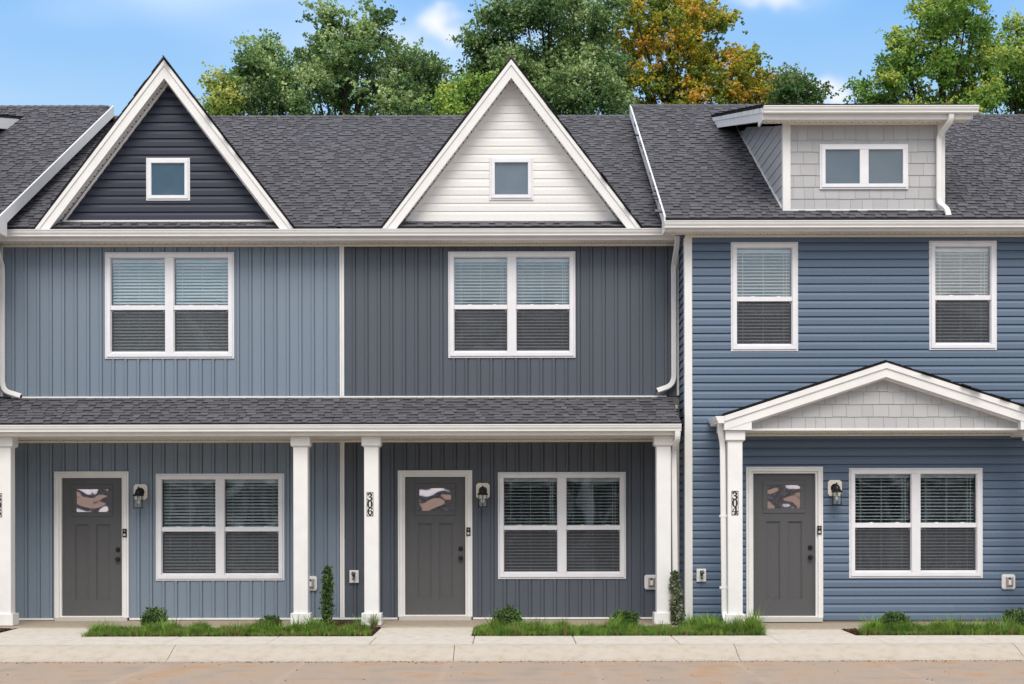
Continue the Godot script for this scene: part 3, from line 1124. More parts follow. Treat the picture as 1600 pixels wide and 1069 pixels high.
func shed_dormer(house: Node, full: bool) -> void:
	var z := 0.80
	var b := Mb.new()
	b.box(3.92, 6.21, 6.0, 7.36, 0.62, z)
	b.push(PackedVector2Array([Vector2(z - 0.01, 6.10), Vector2(z - 0.01, 7.36), Vector2(-4.3, 8.50)]), "x", 3.92, 3.99)
	b.push(PackedVector2Array([Vector2(z - 0.01, 6.10), Vector2(z - 0.01, 7.36), Vector2(-4.3, 8.50)]), "x", 6.14, 6.21)
	var d := obj("dormer", b, M.shake_1, house)
	var w := Rect2(4.430, 6.424, 1.268, 0.648)
	if full:
		var rows := [6.138]
		for y in [6.290, 6.462, 6.630, 6.800, 6.968, 7.138, 7.345]:
			rows.append(y)
		shakes(d, rows, PackedVector2Array([Vector2(4.012, 6.138), Vector2(6.122, 6.138), Vector2(6.122, 7.345), Vector2(4.012, 7.345)]), z, [Rect2(w.position + Vector2(0.02, 0.02), w.size - Vector2(0.04, 0.04))])
		window(house, w, z + 0.012, 2, false)
		# the cheek that the lane sees, in courses up to the dormer roof
		var clip := PackedVector2Array([Vector2(0.72, 6.155), Vector2(0.72, 7.36), Vector2(-4.0, 8.50)])
		var crs := []
		for k in 14:
			crs.append(6.0 + k * 0.1705)
		shakes(d, crs, clip, -3.918, [], FACING_LEFT, true)
		prism(d, "cheek_trim", M.trim, [Vector2(0.72, 6.195), Vector2(0.72, 6.165), Vector2(-4.1, 8.575), Vector2(-4.1, 8.605)], "x", 3.885, 3.916)
	for s in [[3.898, 4.010], [6.124, 6.228]]:
		plank(d, "corner_board", M.trim, s[0], s[1], 6.10, 7.352, z - 0.07, z + 0.032)
	plank(d, "base_trim", M.trim, 4.011, 6.123, 6.108, 6.137, z - 0.005, z + 0.032)
	plank(d, "frieze_board", M.cream, 3.898, 6.228, 7.353, 7.378, z - 0.005, z + 0.034)
	soffit(d, 3.60, 6.505, z + 0.035, 1.098, 7.366)
	plank(d, "fascia", M.trim, 3.588, 6.515, 7.350, 7.52, 1.10, 1.13)
	gutter(d, 3.563, 6.60, 1.131, 7.524)
	var r := prism(house, "dormer_roof", M.felt, [Vector2(1.15, 7.548), Vector2(-4.75, 8.885), Vector2(-4.75, 8.85), Vector2(1.15, 7.515)], "x", 3.555, 6.545)
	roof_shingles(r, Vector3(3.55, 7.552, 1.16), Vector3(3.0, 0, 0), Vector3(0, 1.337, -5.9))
	for s in [[3.563, 3.587], [6.516, 6.54]]:
		prism(r, "rake_board", M.trim, [Vector2(1.129, 7.352), Vector2(1.129, 7.516), Vector2(-4.7, 8.838), Vector2(-4.7, 8.65), Vector2(0.70, 7.428), Vector2(0.70, 7.352)], "x", s[0], s[1])
		prism(r, "rake_moulding", M.trim, [Vector2(1.131, 7.45), Vector2(1.131, 7.517), Vector2(-4.7, 8.839), Vector2(-4.7, 8.772)], "x", s[0] - 0.012, s[0] - 0.001)
	for s in [[3.589, 3.895], [6.231, 6.514]]:
		prism(r, "rake_soffit", M.trim, [Vector2(0.82, 7.43), Vector2(-4.6, 8.66), Vector2(-4.6, 8.68), Vector2(0.82, 7.45)], "x", s[0], s[1])
	if full:
		downspout(house, [Vector3(6.225, 7.43, 1.17), Vector3(6.225, 7.33, 1.16), Vector3(6.130, 7.17, 0.875), Vector3(6.125, 6.21, 0.875), Vector3(6.205, 6.11, 1.0), Vector3(6.205, 5.985, 1.10)])


func porch_gable(h: Node) -> void:
	var xc := 5.19
	var fall := 0.327
	var top := 3.88
	var xl := 2.945
	var foot := top - (xc - xl) * fall
	var zw := 0.78
	var g := Mb.new()
	g.push(PackedVector2Array([Vector2(xc, 3.68), Vector2(3.05, 2.98), Vector2(3.05, 2.93), Vector2(7.33, 2.93), Vector2(7.33, 2.98)]), "z", 1.38, 1.456)
	var t := obj("porch_gable", g, M.shake_1, h)
	shakes(t, [2.955, 3.115, 3.291, 3.468, 3.66], PackedVector2Array([Vector2(3.322, 2.957), Vector2(7.058, 2.957), Vector2(7.058, 3.025), Vector2(xc, 3.634), Vector2(3.322, 3.025)]), 1.46, [])
	rake_boards(t, "inner_moulding", M.trim, xc, 3.672, fall, 2.96, 0.040, 1.457, 1.497, 2.0)
	rake_boards(t, "rake_board", M.trim, xc, top - 0.026, fall, 0.0, 0.196, 1.600, 1.634, xc - xl)
	rake_boards(t, "rake_moulding", M.trim, xc, top - 0.024, fall, 0.0, 0.076, 1.635, 1.654, xc - xl)
	rake_boards(t, "rake_soffit", M.trim, xc, top - 0.20, fall, 0.0, 0.012, 1.498, 1.599, xc - xl - 0.03)
	for s in [-1.0, 1.0]:
		var p := [Vector2(-2.235, 2.925), Vector2(-1.865, 2.925), Vector2(-1.865, 3.045), Vector2(-2.235, 2.93)]
		prism(t, "eave_return", M.trim, p.map(func(q: Vector2) -> Vector2: return Vector2(xc - s * q.x, q.y)), "z", 1.457, 1.628)
		prism(t, "eave_fascia", M.trim, [Vector2(xc - s * 2.246, 2.925), Vector2(xc - s * 2.246, 3.12), Vector2(xc - s * 2.225, 3.12), Vector2(xc - s * 2.225, 2.925)], "z", 0.77, 1.63)
		# boxed beam from the column back to the wall
		prism(t, "side_beam", M.trim, [Vector2(xc - s * 2.21, 2.862), Vector2(xc - s * 2.21, 2.924), Vector2(xc - s * 1.98, 2.924), Vector2(xc - s * 1.98, 2.862)], "z", 0.785, 1.32)
	plank(t, "beam_trim", M.trim, 3.326, 7.054, 2.921, 2.955, 1.44, 1.50)
	plank(h, "porch_frieze", M.cream, 3.2, 7.18, 2.884, 2.913, 0.745, zw + 0.002)
	soffit(h, 3.05, 7.33, zw + 0.003, 1.43, 2.914, 0.09)
	var r := Mb.new()
	for s in [-1.0, 1.0]:
		r.push(PackedVector2Array([Vector2(xc, top - 0.004), Vector2(xc + s * (xc - xl), foot), Vector2(xc + s * (xc - xl), foot - 0.012), Vector2(xc, top - 0.016)]), "z", 0.76, 1.662)
	var ro := obj("porch_roof", r, M.felt, h)
	var hx := xc - xl
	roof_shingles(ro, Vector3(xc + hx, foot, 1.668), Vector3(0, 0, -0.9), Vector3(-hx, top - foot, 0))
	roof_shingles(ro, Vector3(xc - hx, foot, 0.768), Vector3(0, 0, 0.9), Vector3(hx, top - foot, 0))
	for s in [-1.0, 1.0]:
		var b := Mb.new()
		var prof := PackedVector2Array()
		for p in gutter_profile(0.0, 3.118):
			prof.append(Vector2(xc + s * (2.248 + p.x), p.y))
		b.push(prof, "z", 0.77, 1.655)
		obj("porch_gutter", b, M.trim, h)
	for x in [3.106, 7.315]:
		column(h, x, 1.55, 0.2, 2.921)
	downspout(h, [Vector3(2.905, 3.02, 1.50), Vector3(2.905, 2.9, 1.50), Vector3(2.945, 2.75, 1.44), Vector3(2.965, 0.36, 1.44), Vector3(2.985, 0.26, 1.55)], true)
	var st := Mb.new()
	for y in [1.72, 0.72]:
		st.box(2.90, 3.02, y, y + 0.03, 1.40, 1.47)
	obj("pipe_strap", st, M.trim, h)


func build_houses() -> void:
	batten_house("townhouse", "slate blue board-and-batten townhouse under the dark navy gable", {"x0": -7.60, "x1": -2.526, "xc": -5.07, "colour": "slate", "gable": "navy", "upper": Rect2(-6.047, 4.09, 1.92, 1.585), "lower": Rect2(-5.296, 0.79, 1.911, 1.592), "door": -6.25, "foot": 0.268, "tilt": 0.50, "tilt_up": 0.78, "columns": [-7.20, -2.995], "strips": [[-2.558, -2.527], [-7.60, -7.565]], "flash0": -7.44})
	var mid := batten_house("townhouse", "charcoal board-and-batten townhouse under the white gable", {"x0": -2.526, "x1": 2.50, "xc": 0.0, "colour": "graphite", "gable": "pale", "upper": Rect2(-0.943, 4.093, 1.892, 1.583), "lower": Rect2(-0.209, 0.805, 1.902, 1.590), "door": -1.143, "foot": 0.275, "tilt": 0.20, "tilt_up": 0.42, "columns": [-1.992, 2.150], "strips": [[-2.525, -2.490], [2.455, 2.488]], "porch_end": 2.375, "flash1": 2.30, "gutter_end": 2.44})
	var first := get_node("townhouse")
	downspout(first, [Vector3(-7.555, 5.83, 0.43), Vector3(-7.555, 5.72, 0.40), Vector3(-7.555, 5.45, 0.075), Vector3(-7.555, 3.70, 0.075), Vector3(-7.505, 3.60, 0.10), Vector3(-7.26, 3.525, 0.14)], true)
	downspout(mid, [Vector3(2.425, 5.83, 0.43), Vector3(2.425, 5.72, 0.40), Vector3(2.405, 5.45, 0.075), Vector3(2.405, 3.76, 0.075), Vector3(2.35, 3.66, 0.10), Vector3(2.15, 3.59, 0.14)], true)
	downspout(mid, [Vector3(2.325, 2.94, 1.36), Vector3(2.325, 2.82, 1.35), Vector3(2.305, 2.68, 1.02), Vector3(2.325, 0.36, 1.02), Vector3(2.325, 0.26, 1.1)])
	lap_house("townhouse", "blue lap-sided townhouse with grey shake dormer and gabled porch", 0.0)
	lap_house("townhouse", "mostly cut-off townhouse at left whose roof and white rake show", -15.24, true, "graphite")
	batten_house("townhouse", "townhouse at right of which only roof shows behind dormer", {"x0": 7.66, "x1": 12.7, "xc": 10.17, "colour": "slate", "gable": "navy", "upper": Rect2(9.227, 4.093, 1.892, 1.583), "lower": Rect2(9.96, 0.805, 1.902, 1.590), "door": 9.03, "foot": 0.275, "tilt": 0.3, "tilt_up": 0.5, "columns": [8.18, 12.32], "strips": [[7.665, 7.70], [12.655, 12.688]], "porch_end": 12.575, "flash1": 12.5})


func slab_piece(parent: Node, called: String, m: Material, x0: float, x1: float, z0: float, z1: float, yb: float, yf: float) -> void:
	var b := Mb.new()
	var g := 0.004
	var k := 0.008
	var t := [Vector3(x0 + g + k, yb, z0 + g + k), Vector3(x1 - g - k, yb, z0 + g + k), Vector3(x1 - g - k, yf, z1 - k), Vector3(x0 + g + k, yf, z1 - k)]
	var l := [Vector3(x0 + g, yb - k, z0 + g), Vector3(x1 - g, yb - k, z0 + g), Vector3(x1 - g, yf - k, z1), Vector3(x0 + g, yf - k, z1)]
	b.quad(t[3], t[2], t[1], t[0])
	for i in 4:
		var j := (i + 1) % 4
		b.quad(t[i], t[j], l[j], l[i])
		b.quad(l[i], l[j], l[j] - Vector3(0, 0.12, 0), l[i] - Vector3(0, 0.12, 0))
	obj(called, b, m, parent)


func bed(x0: float, x1: float, z0: float, z1: float, y: float, parent: Node) -> void:
	var f := FastNoiseLite.new()
	f.frequency = 3.0
	f.fractal_octaves = 4
	f.seed = 31
	var b := Mb.new()
	var nx := int((x1 - x0) / 0.07) + 1
	var nz := int((z1 - z0) / 0.07) + 1
	var p := func(i: int, j: int) -> Vector3:
		var x: float = lerpf(x0, x1, float(i) / nx)
		var z: float = lerpf(z0, z1, float(j) / nz)
		return Vector3(x, y + f.get_noise_2d(x * 2.0, z * 2.0) * 0.022, z)
	for i in nx:
		for j in nz:
			b.quad(p.call(i, j + 1), p.call(i + 1, j + 1), p.call(i + 1, j), p.call(i, j))
	obj("planting_bed", b, M.soil, parent)


func ground() -> void:
	var pl := PlaneMesh.new()
	pl.size = Vector2(900, 900)
	struct(put_mesh("ground", pl, M.terrain)).position.y = -0.06
	var r := Mb.new()
	r.quad(Vector3(-90, 0, 21.6), Vector3(90, 0, 21.6), Vector3(90, 0, 4.70), Vector3(-90, 0, 4.70))
	r.quad(Vector3(-90, -0.05, 21.6), Vector3(90, -0.05, 21.6), Vector3(90, 0, 21.6), Vector3(-90, 0, 21.6))
	struct(obj("road", r, M.road))
	var walk := Node3D.new()
	walk.name = "sidewalk"
	add_child(walk)
	struct(walk)
	for k in range(-10, 11):
		var x := -1.77 + 1.28 * k
		slab_piece(walk, "paving_slab", M.concrete, x, x + 1.28, 2.9, 4.052, 0.170, 0.155)
	var kerb := Node3D.new()
	kerb.name = "kerb"
	add_child(kerb)
	struct(kerb)
	for k in range(-4, 5):
		var x := -0.706 + 3.43 * k
		var b := Mb.new()
		b.push(PackedVector2Array([Vector2(4.058, -0.1), Vector2(4.75, -0.1), Vector2(4.75, 0.005), Vector2(4.62, 0.018), Vector2(4.50, 0.050), Vector2(4.30, 0.116), Vector2(4.16, 0.149), Vector2(4.10, 0.1555), Vector2(4.058, 0.1555)]), "x", x + 0.004, x + 3.426)
		obj("kerb_stone", b, M.kerb_concrete, kerb)
	var paths := Node3D.new()
	paths.name = "front_path"
	add_child(paths)
	struct(paths)
	for q in [[-6.92, -5.60, 1.36], [-1.84, -0.53, 1.36], [3.33, 4.50, 1.90], [-11.9, -10.75, 1.90], [8.3, 9.6, 1.36]]:
		slab_piece(paths, "path_slab", M.concrete, q[0], q[1], q[2] + 0.01, 2.898, 0.180, 0.170)
	var floors := Node3D.new()
	floors.name = "porch_floor"
	add_child(floors)
	struct(floors)
	for q in [[-7.59, -2.86, 0.0, 1.36], [-2.16, 2.33, 0.0, 1.36], [2.88, 7.62, 0.75, 1.90], [-12.36, -7.62, 0.75, 1.90], [8.0, 12.6, 0.0, 1.36]]:
		slab_piece(floors, "porch_slab", M.slab_concrete, q[0], q[1], q[2], q[3], 0.199, 0.192)
	var beds := Node3D.new()
	beds.name = "planting_soil"
	add_child(beds)
	struct(beds)
	for q in [[-10.72, -6.94, 1.905, 2.9], [-7.62, -6.94, 1.37, 1.905], [-5.60, -1.84, 1.365, 2.9], [-0.53, 3.33, 1.365, 2.9], [4.50, 8.28, 1.905, 2.9], [9.62, 13.4, 1.37, 2.9], [-2.855, -2.165, 0.0, 1.37], [2.335, 2.875, 0.0, 1.37], [2.88, 3.33, 1.905, 2.0]]:
		bed(q[0], q[1], q[2], q[3], 0.176, beds)
	# bark chips on the bare soil
	var chip := Mb.new()
	chip.board(-0.5, 0.5, -0.16, 0.16, -0.25, 0.25, 0.06)
	var spots := []
	for q in [[-8.2, -6.94, 1.6, 2.88, 900], [-3.0, -1.86, 0.5, 2.3, 900], [-5.5, -4.2, 1.4, 2.2, 350], [4.5, 5.2, 1.95, 2.86, 420], [2.36, 3.3, 0.8, 2.3, 300], [-0.5, 3.2, 1.4, 2.1, 450], [5.2, 8.0, 1.95, 2.3, 300]]:
		for i in q[4]:
			spots.append(Vector3(rng.randf_range(q[0], q[1]), 0.183 + rng.randf() * 0.012, rng.randf_range(q[2], q[3])))
	scatter("bark_mulch", chip.mesh(), M.bark_chip, spots, func(_p: Vector3) -> Transform3D:
		var b := Basis.from_euler(Vector3(rng.randf_range(-0.5, 0.5), rng.randf() * TAU, rng.randf_range(-0.5, 0.5)))
		return Transform3D(b.scaled_local(Vector3(rng.randf_range(0.02, 0.055), rng.randf_range(0.01, 0.03), rng.randf_range(0.015, 0.03))), Vector3.ZERO),
		func(_p: Vector3) -> Color:
		var g := rng.randf_range(0.5, 1.3)
		return Color(0.088 * g, 0.045 * g, 0.031 * g))
	tag(get_node("bark_mulch"), "dark brown bark mulch on the planting beds", "mulch", "", "stuff")
	# grit along the foot of the kerb
	var stone := Mb.new()
	stone.lathe([Vector2(0.01, -0.5), Vector2(0.4, -0.35), Vector2(0.5, 0.0), Vector2(0.36, 0.35), Vector2(0.01, 0.45)], Vector3.ZERO, 6)
	spots = []
	for i in 1500:
		spots.append(Vector3(rng.randf_range(-9, 9), 0.004, 4.745 + absf(rng.randfn(0.0, 0.09))))
	for i in 260:
		spots.append(Vector3(rng.randf_range(-9, 9), 0.003, rng.randf_range(4.8, 9.0)))
	scatter("road_grit", stone.mesh(), M.bark_chip, spots, func(_p: Vector3) -> Transform3D:
		var s := 0.006 + 0.022 * pow(rng.randf(), 4.0)
		return Transform3D(Basis.from_euler(Vector3(0, rng.randf() * TAU, 0)).scaled_local(Vector3(s, s * 0.6, s)), Vector3.ZERO),
		func(_p: Vector3) -> Color:
		var g := rng.randf_range(0.5, 1.2)
		return Color(0.28 * g, 0.17 * g, 0.12 * g) if rng.randf() < 0.75 else Color(0.42 * g, 0.40 * g, 0.38 * g))
	tag(get_node("road_grit"), "loose grit and pebbles along the kerb foot", "grit", "", "stuff")


func scatter(called: String, mesh: Mesh, m: Material, spots: Array, shape: Callable, tint: Callable, parent: Node = self) -> MultiMeshInstance3D:
	var mm := MultiMesh.new()
	mm.transform_format = MultiMesh.TRANSFORM_3D
	mm.use_colors = true
	mm.mesh = mesh
	mm.instance_count = spots.size()
	for i in spots.size():
		var t: Transform3D = shape.call(spots[i])
		t.origin += spots[i]
		mm.set_instance_transform(i, t)
		mm.set_instance_color(i, tint.call(spots[i]))
	var o := MultiMeshInstance3D.new()
	o.name = numbered(called, parent)
	o.multimesh = mm
	o.material_override = m
	parent.add_child(o, true)
	return o


func tuft_mesh(blades: int, spread: float, lean: float, width: float) -> ArrayMesh:
	var b := Mb.new()
	for i in blades:
		var a := rng.randf() * TAU
		var d := Vector3(cos(a), 0, sin(a))
		var w := Vector3(-sin(a), 0, cos(a)) * width * rng.randf_range(0.7, 1.2)
		var r := d * rng.randf() * spread
		var h := rng.randf_range(0.55, 1.0)
		var l := rng.randf_range(0.2, 1.0) * lean
		var pts := []
		for k in 4:
			var s := k / 3.0
			pts.append(r + d * l * s * s + Vector3.UP * h * (s - 0.35 * l * s * s))
		var g := rng.randf_range(0.75, 1.25)
		for k in 3:
			b.col = Color(g, g, g).lerp(Color(1.25 * g, 1.18 * g, 0.9 * g), k / 2.0)
			var w0 := w * (1.0 - k / 3.0 * 0.7)
			var w1 := w * (1.0 - (k + 1) / 3.0 * 0.95)
			b.quad(pts[k] - w0, pts[k] + w0, pts[k + 1] + w1, pts[k + 1] - w1)
	return b.mesh()


func grass() -> void:
	var f := FastNoiseLite.new()
	f.frequency = 1.1
	f.fractal_octaves = 3
	f.seed = 77
	var spots := []
	# left, right, and where the sward thins out at the back
	var plots := [[-5.62, -1.86, 1.72, 2.90, 3600], [-0.51, 3.30, 1.70, 2.90, 3800], [4.58, 8.27, 2.05, 2.90, 3300], [9.7, 13.3, 1.75, 2.9, 3000], [2.36, 3.1, 0.9, 1.75, 420], [-10.7, -8.3, 2.05, 2.9, 2000]]
	for q in plots:
		for i in q[4]:
			var p := Vector3(rng.randf_range(q[0], q[1]), 0.17, rng.randf_range(q[2], q[3] + 0.03))
			var back: float = (p.z - q[2]) / (q[3] - q[2])
			if f.get_noise_2d(p.x * 1.3, p.z * 2.0) < lerpf(0.20, -0.75, clampf(back * 1.9, 0.0, 1.0)):
				continue
			if p.x > 4.5 and p.x < 5.05 and p.z < 2.86 - (p.x - 4.5) * 1.5:
				continue
			# a rounded corner of bare mulch at each end
			if p.x > -2.35 and p.x < -1.8 and p.z < 1.55 + (p.x + 2.35) * 2.2:
				continue
			spots.append(p)
	var sets := [[], [], []]
	for p in spots:
		sets[rng.randi() % 3].append(p)
	for k in 3:
		var o := scatter("grass", tuft_mesh(11, 0.2, [0.5, 0.75, 0.9][k], 0.0032 / 0.14), M.blade, sets[k], func(p: Vector3) -> Transform3D:
			var big := f.get_noise_2d(p.x * 1.7 + 40.0, p.z * 0.6)
			var h: float = 0.085 + 0.085 * clampf(big + 0.25, 0.0, 1.0) * 1.6
			if p.z > 2.7:
				h *= 0.72
			h *= rng.randf_range(0.7, 1.25) * (1.7 if rng.randf() < 0.07 else 1.0)
			return Transform3D(Basis.from_euler(Vector3(rng.randf_range(-0.2, 0.2), rng.randf() * TAU, rng.randf_range(-0.2, 0.2))).scaled(Vector3(h, h, h)), Vector3.ZERO),
			func(p: Vector3) -> Color:
			var u := f.get_noise_2d(p.x * 2.2 - 9.0, p.z * 2.2)
			var c := Color(0.075, 0.175, 0.025).lerp(Color(0.19, 0.32, 0.05), clampf(u + 0.5 + rng.randf_range(-0.3, 0.3), 0.0, 1.0))
			if rng.randf() < (0.22 if p.z > 2.72 else 0.07):
				c = Color(0.20, 0.15, 0.07)
			return c)
		tag(o, "green fescue grass strip between sidewalk and porches", "grass", "grass of the front strips", "stuff")


# leaf-sized faces through a rounded volume
func foliage(parent: Node, count: int, shape: Callable, size: float, low: Color, high: Color, leaf_long := 1.7) -> void:
	var b := Mb.new()
	for k in 5:
		var c := Vector3(rng.randfn(), rng.randfn(), rng.randfn()).normalized() * rng.randf_range(0.2, 1.0)
		var d := (c.normalized() + Vector3(rng.randfn(), rng.randfn() + 0.4, rng.randfn()) * 0.5).normalized()
		var s := d.cross(Vector3(rng.randfn(), rng.randfn(), rng.randfn())).normalized() * 0.5
		var g := rng.randf_range(0.8, 1.2)
		b.col = Color(g, g, g)
		var lift := d.cross(s).normalized() * 0.25
		b.tri(c, c + d * leaf_long * 0.5 + s + lift, c + d * leaf_long)
		b.tri(c, c + d * leaf_long, c + d * leaf_long * 0.5 - s + lift)
	var spots := []
	for i in count:
		spots.append(shape.call())
	scatter("foliage", b.mesh(), M.shrub_leaf, spots, func(_p: Vector3) -> Transform3D:
		var k := size * rng.randf_range(0.7, 1.3)
		return Transform3D(Basis.from_euler(Vector3(rng.randf() * TAU, rng.randf() * TAU, rng.randf() * TAU)).scaled(Vector3(k, k, k)), Vector3.ZERO),
		func(_p: Vector3) -> Color: return low.lerp(high, pow(rng.randf(), 1.6)), parent).set_meta("kind", "stuff")


func round_shrub(label: String, x: float, z: float, w: float, h: float, bright := 1.0) -> void:
	var s := thing("round_shrub", label, "shrub", Vector3(x, 0.18, z), "low round shrubs in the front beds")
	var f := FastNoiseLite.new()
	f.frequency = 1.3
	f.seed = rng.randi() % 999
	foliage(s, 470, func() -> Vector3:
		var d := Vector3(rng.randfn(), rng.randfn(), rng.randfn()).normalized()
		var r := pow(rng.randf(), 0.45) * (1.0 + 0.35 * f.get_noise_3dv(d * 1.4))
		return Vector3(d.x * w * 0.5 * r, h * 0.52 + d.y * h * 0.5 * r, d.z * w * 0.5 * r), 0.021, Color(0.035 * bright, 0.078 * bright, 0.024), Color(0.16 * bright, 0.26 * bright, 0.08), 2.2)
	var st := Mb.new()
	for k in 9:
		var a := TAU * k / 9.0
		st.tube([Vector3(0, -0.03, 0), Vector3(cos(a) * w * 0.2, h * 0.4, sin(a) * w * 0.2), Vector3(cos(a) * w * 0.36, h * 0.8, sin(a) * w * 0.36)], [0.006, 0.004, 0.002], 5)
	obj("stem", st, M.bark, s)


func column_shrub(label: String, x: float, z: float, w: float, h: float, lean: float, low: Color, high: Color) -> void:
	var s := thing("column_shrub", label, "shrub", Vector3(x, 0.17, z), "slim upright shrubs between the houses")
	var f := FastNoiseLite.new()
	f.frequency = 2.2
	f.seed = rng.randi() % 999
	foliage(s, 360, func() -> Vector3:
		var t := pow(rng.randf(), 0.85)
		var a := rng.randf() * TAU
		var r := w * 0.5 * sqrt(rng.randf()) * (1.05 - 0.62 * pow(t, 2.2)) * (1.0 + 0.7 * f.get_noise_2d(t * 2.0, a * 0.3))
		return Vector3(cos(a) * r + lean * t, 0.05 + t * h * 0.96, sin(a) * r), 0.022, low, high, 1.9)
	var st := Mb.new()
	for k in 4:
		var a := TAU * k / 4.0
		st.tube([Vector3(0, -0.03, 0), Vector3(cos(a) * w * 0.15 + lean * 0.5, h * 0.5, sin(a) * w * 0.15), Vector3(cos(a) * w * 0.12 + lean, h * 0.92, sin(a) * w * 0.12)], [0.011, 0.007, 0.002], 5)
	obj("stem", st, M.bark, s)


func pale_grass(label: String, x: float, z: float, r: float) -> void:
	var s := thing("ornamental_grass", label, "ornamental grass", Vector3(x, 0.18, z), "variegated grass clumps at the columns")
	var b := Mb.new()
	for i in 150:
		var a := rng.randf() * TAU
		var d := Vector3(cos(a), 0, sin(a))
		var w := Vector3(-sin(a), 0, cos(a)) * 0.0042
		var h := rng.randf_range(0.14, 0.27)
		var l := r * rng.randf_range(0.15, 1.0)
		b.col = Color(0.42, 0.46, 0.27).lerp(Color(0.12, 0.21, 0.055), rng.randf() * (1.0 if i % 3 else 0.2))
		var pts := []
		for k in 6:
			var t := k / 5.0
			pts.append(d * (0.012 + l * t) + Vector3.UP * h * (1.9 * t - (0.9 + l / r * 0.55) * t * t))
		for k in 5:
			b.quad(pts[k] - w * (1.0 - k * 0.19), pts[k] + w * (1.0 - k * 0.19), pts[k + 1] + w * (0.81 - k * 0.19), pts[k + 1] - w * (0.81 - k * 0.19))
	obj("blades", b, M.blade, s)


func tree(called: String, label: String, z: float, foot: float, blobs: Array, tones: Array, leaf := 0.085, fill := 0.85) -> void:
	var reach := EYE.z - z
	var x0 := foot * reach / FOCAL
	var t := thing(called, label, "tree", Vector3(x0, -0.05, z), "trees behind the houses")
	var wood := Mb.new()
	var top := 0.0
	var balls := []
	for q in blobs:
		var c := Vector3(q[0] * reach / FOCAL - x0, EYE.y + q[1] * reach / FOCAL, 0.0)
		balls.append([c, q[2] * 1.1 * reach / FOCAL])
		top = maxf(top, c.y)
	var r0 := 0.05 + top * 0.013
	var stem := []
	var wide := []
	for k in 9:
		var s := k / 8.0
		stem.append(Vector3(sin(s * 5.0 + foot) * 0.12 * s * 3.0, top * 0.97 * s, cos(s * 4.0 + foot) * 0.2 * s))
		wide.append(lerpf(r0, 0.02, pow(s, 0.8)))
	wood.tube(stem, wide, 9)
	var spots := []
	var hue := {}
	for q in balls:
		var c: Vector3 = q[0]
		var r: float = q[1]
		c.z = rng.randf_range(-1.2, 1.2) * r
		var from: Vector3 = stem[clampi(int(8.0 * (c.y - 1.2 - absf(c.x) * 0.5) / top), 1, 7)]
		wood.tube([from, from.lerp(c, 0.45) + Vector3(0, -0.15, 0), c, c + Vector3(rng.randf_range(-0.4, 0.4), 0.45, 0) * r], [0.05 + r * 0.02, 0.035, 0.018, 0.006], 6)
		var n := int(16.0 * pow(r / 0.8, 1.7) * fill) + 3
		for i in n:
			var d := Vector3(rng.randfn(), rng.randfn(), rng.randfn() * 1.1).normalized()
			var sc := c + d * r * pow(rng.randf(), 0.4) * rng.randf_range(0.75, 1.08)
			var sr := rng.randf_range(0.16, 0.34)
			if i % 4 == 0:
				wood.tube([c.lerp(sc, 0.15), c.lerp(sc, 0.6) + Vector3(0, -0.05, 0), sc], [0.014, 0.009, 0.004], 5)
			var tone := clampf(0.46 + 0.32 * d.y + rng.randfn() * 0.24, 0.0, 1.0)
			var m := int(17.0 * pow(sr / 0.25, 1.5))
			for k in m:
				var e := Vector3(rng.randfn(), rng.randfn() * 0.72, rng.randfn()) * sr * 0.62
				spots.append(sc + e)
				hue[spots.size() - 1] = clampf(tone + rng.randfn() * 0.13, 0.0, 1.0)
	obj("trunk", wood, M.bark, t)
	var b := Mb.new()
	for k in 6:
		var c := Vector3(rng.randfn(), rng.randfn(), rng.randfn()).normalized() * rng.randf_range(0.3, 1.5)
		var d := Vector3(rng.randfn(), rng.randfn() - 0.5, rng.randfn()).normalized()
		var s := d.cross(Vector3(rng.randfn(), rng.randfn(), rng.randfn())).normalized() * 0.46
		var lift := d.cross(s).normalized() * 0.22
		var g := rng.randf_range(0.82, 1.18)
		b.col = Color(g, g, g)
		b.tri(c, c + d * 0.45 + s + lift, c + d)
		b.tri(c, c + d, c + d * 0.45 - s + lift)
	var n2 := [0]
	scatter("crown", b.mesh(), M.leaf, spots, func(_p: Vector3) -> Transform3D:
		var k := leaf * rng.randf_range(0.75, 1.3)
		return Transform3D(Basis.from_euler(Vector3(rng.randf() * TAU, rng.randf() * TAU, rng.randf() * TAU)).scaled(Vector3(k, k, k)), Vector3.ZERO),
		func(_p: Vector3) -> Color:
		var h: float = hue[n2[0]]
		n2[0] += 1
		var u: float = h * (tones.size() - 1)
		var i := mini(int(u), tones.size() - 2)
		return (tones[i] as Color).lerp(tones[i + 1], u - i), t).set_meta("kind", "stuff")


# px offsets (right of, above the eye's axis) turn into metres at each tree's own distance
func crown_plan(list: Array) -> Array:
	return list.map(func(q: Array) -> Array: return [q[0] - 800.0, 812.0 - q[1], q[2]])


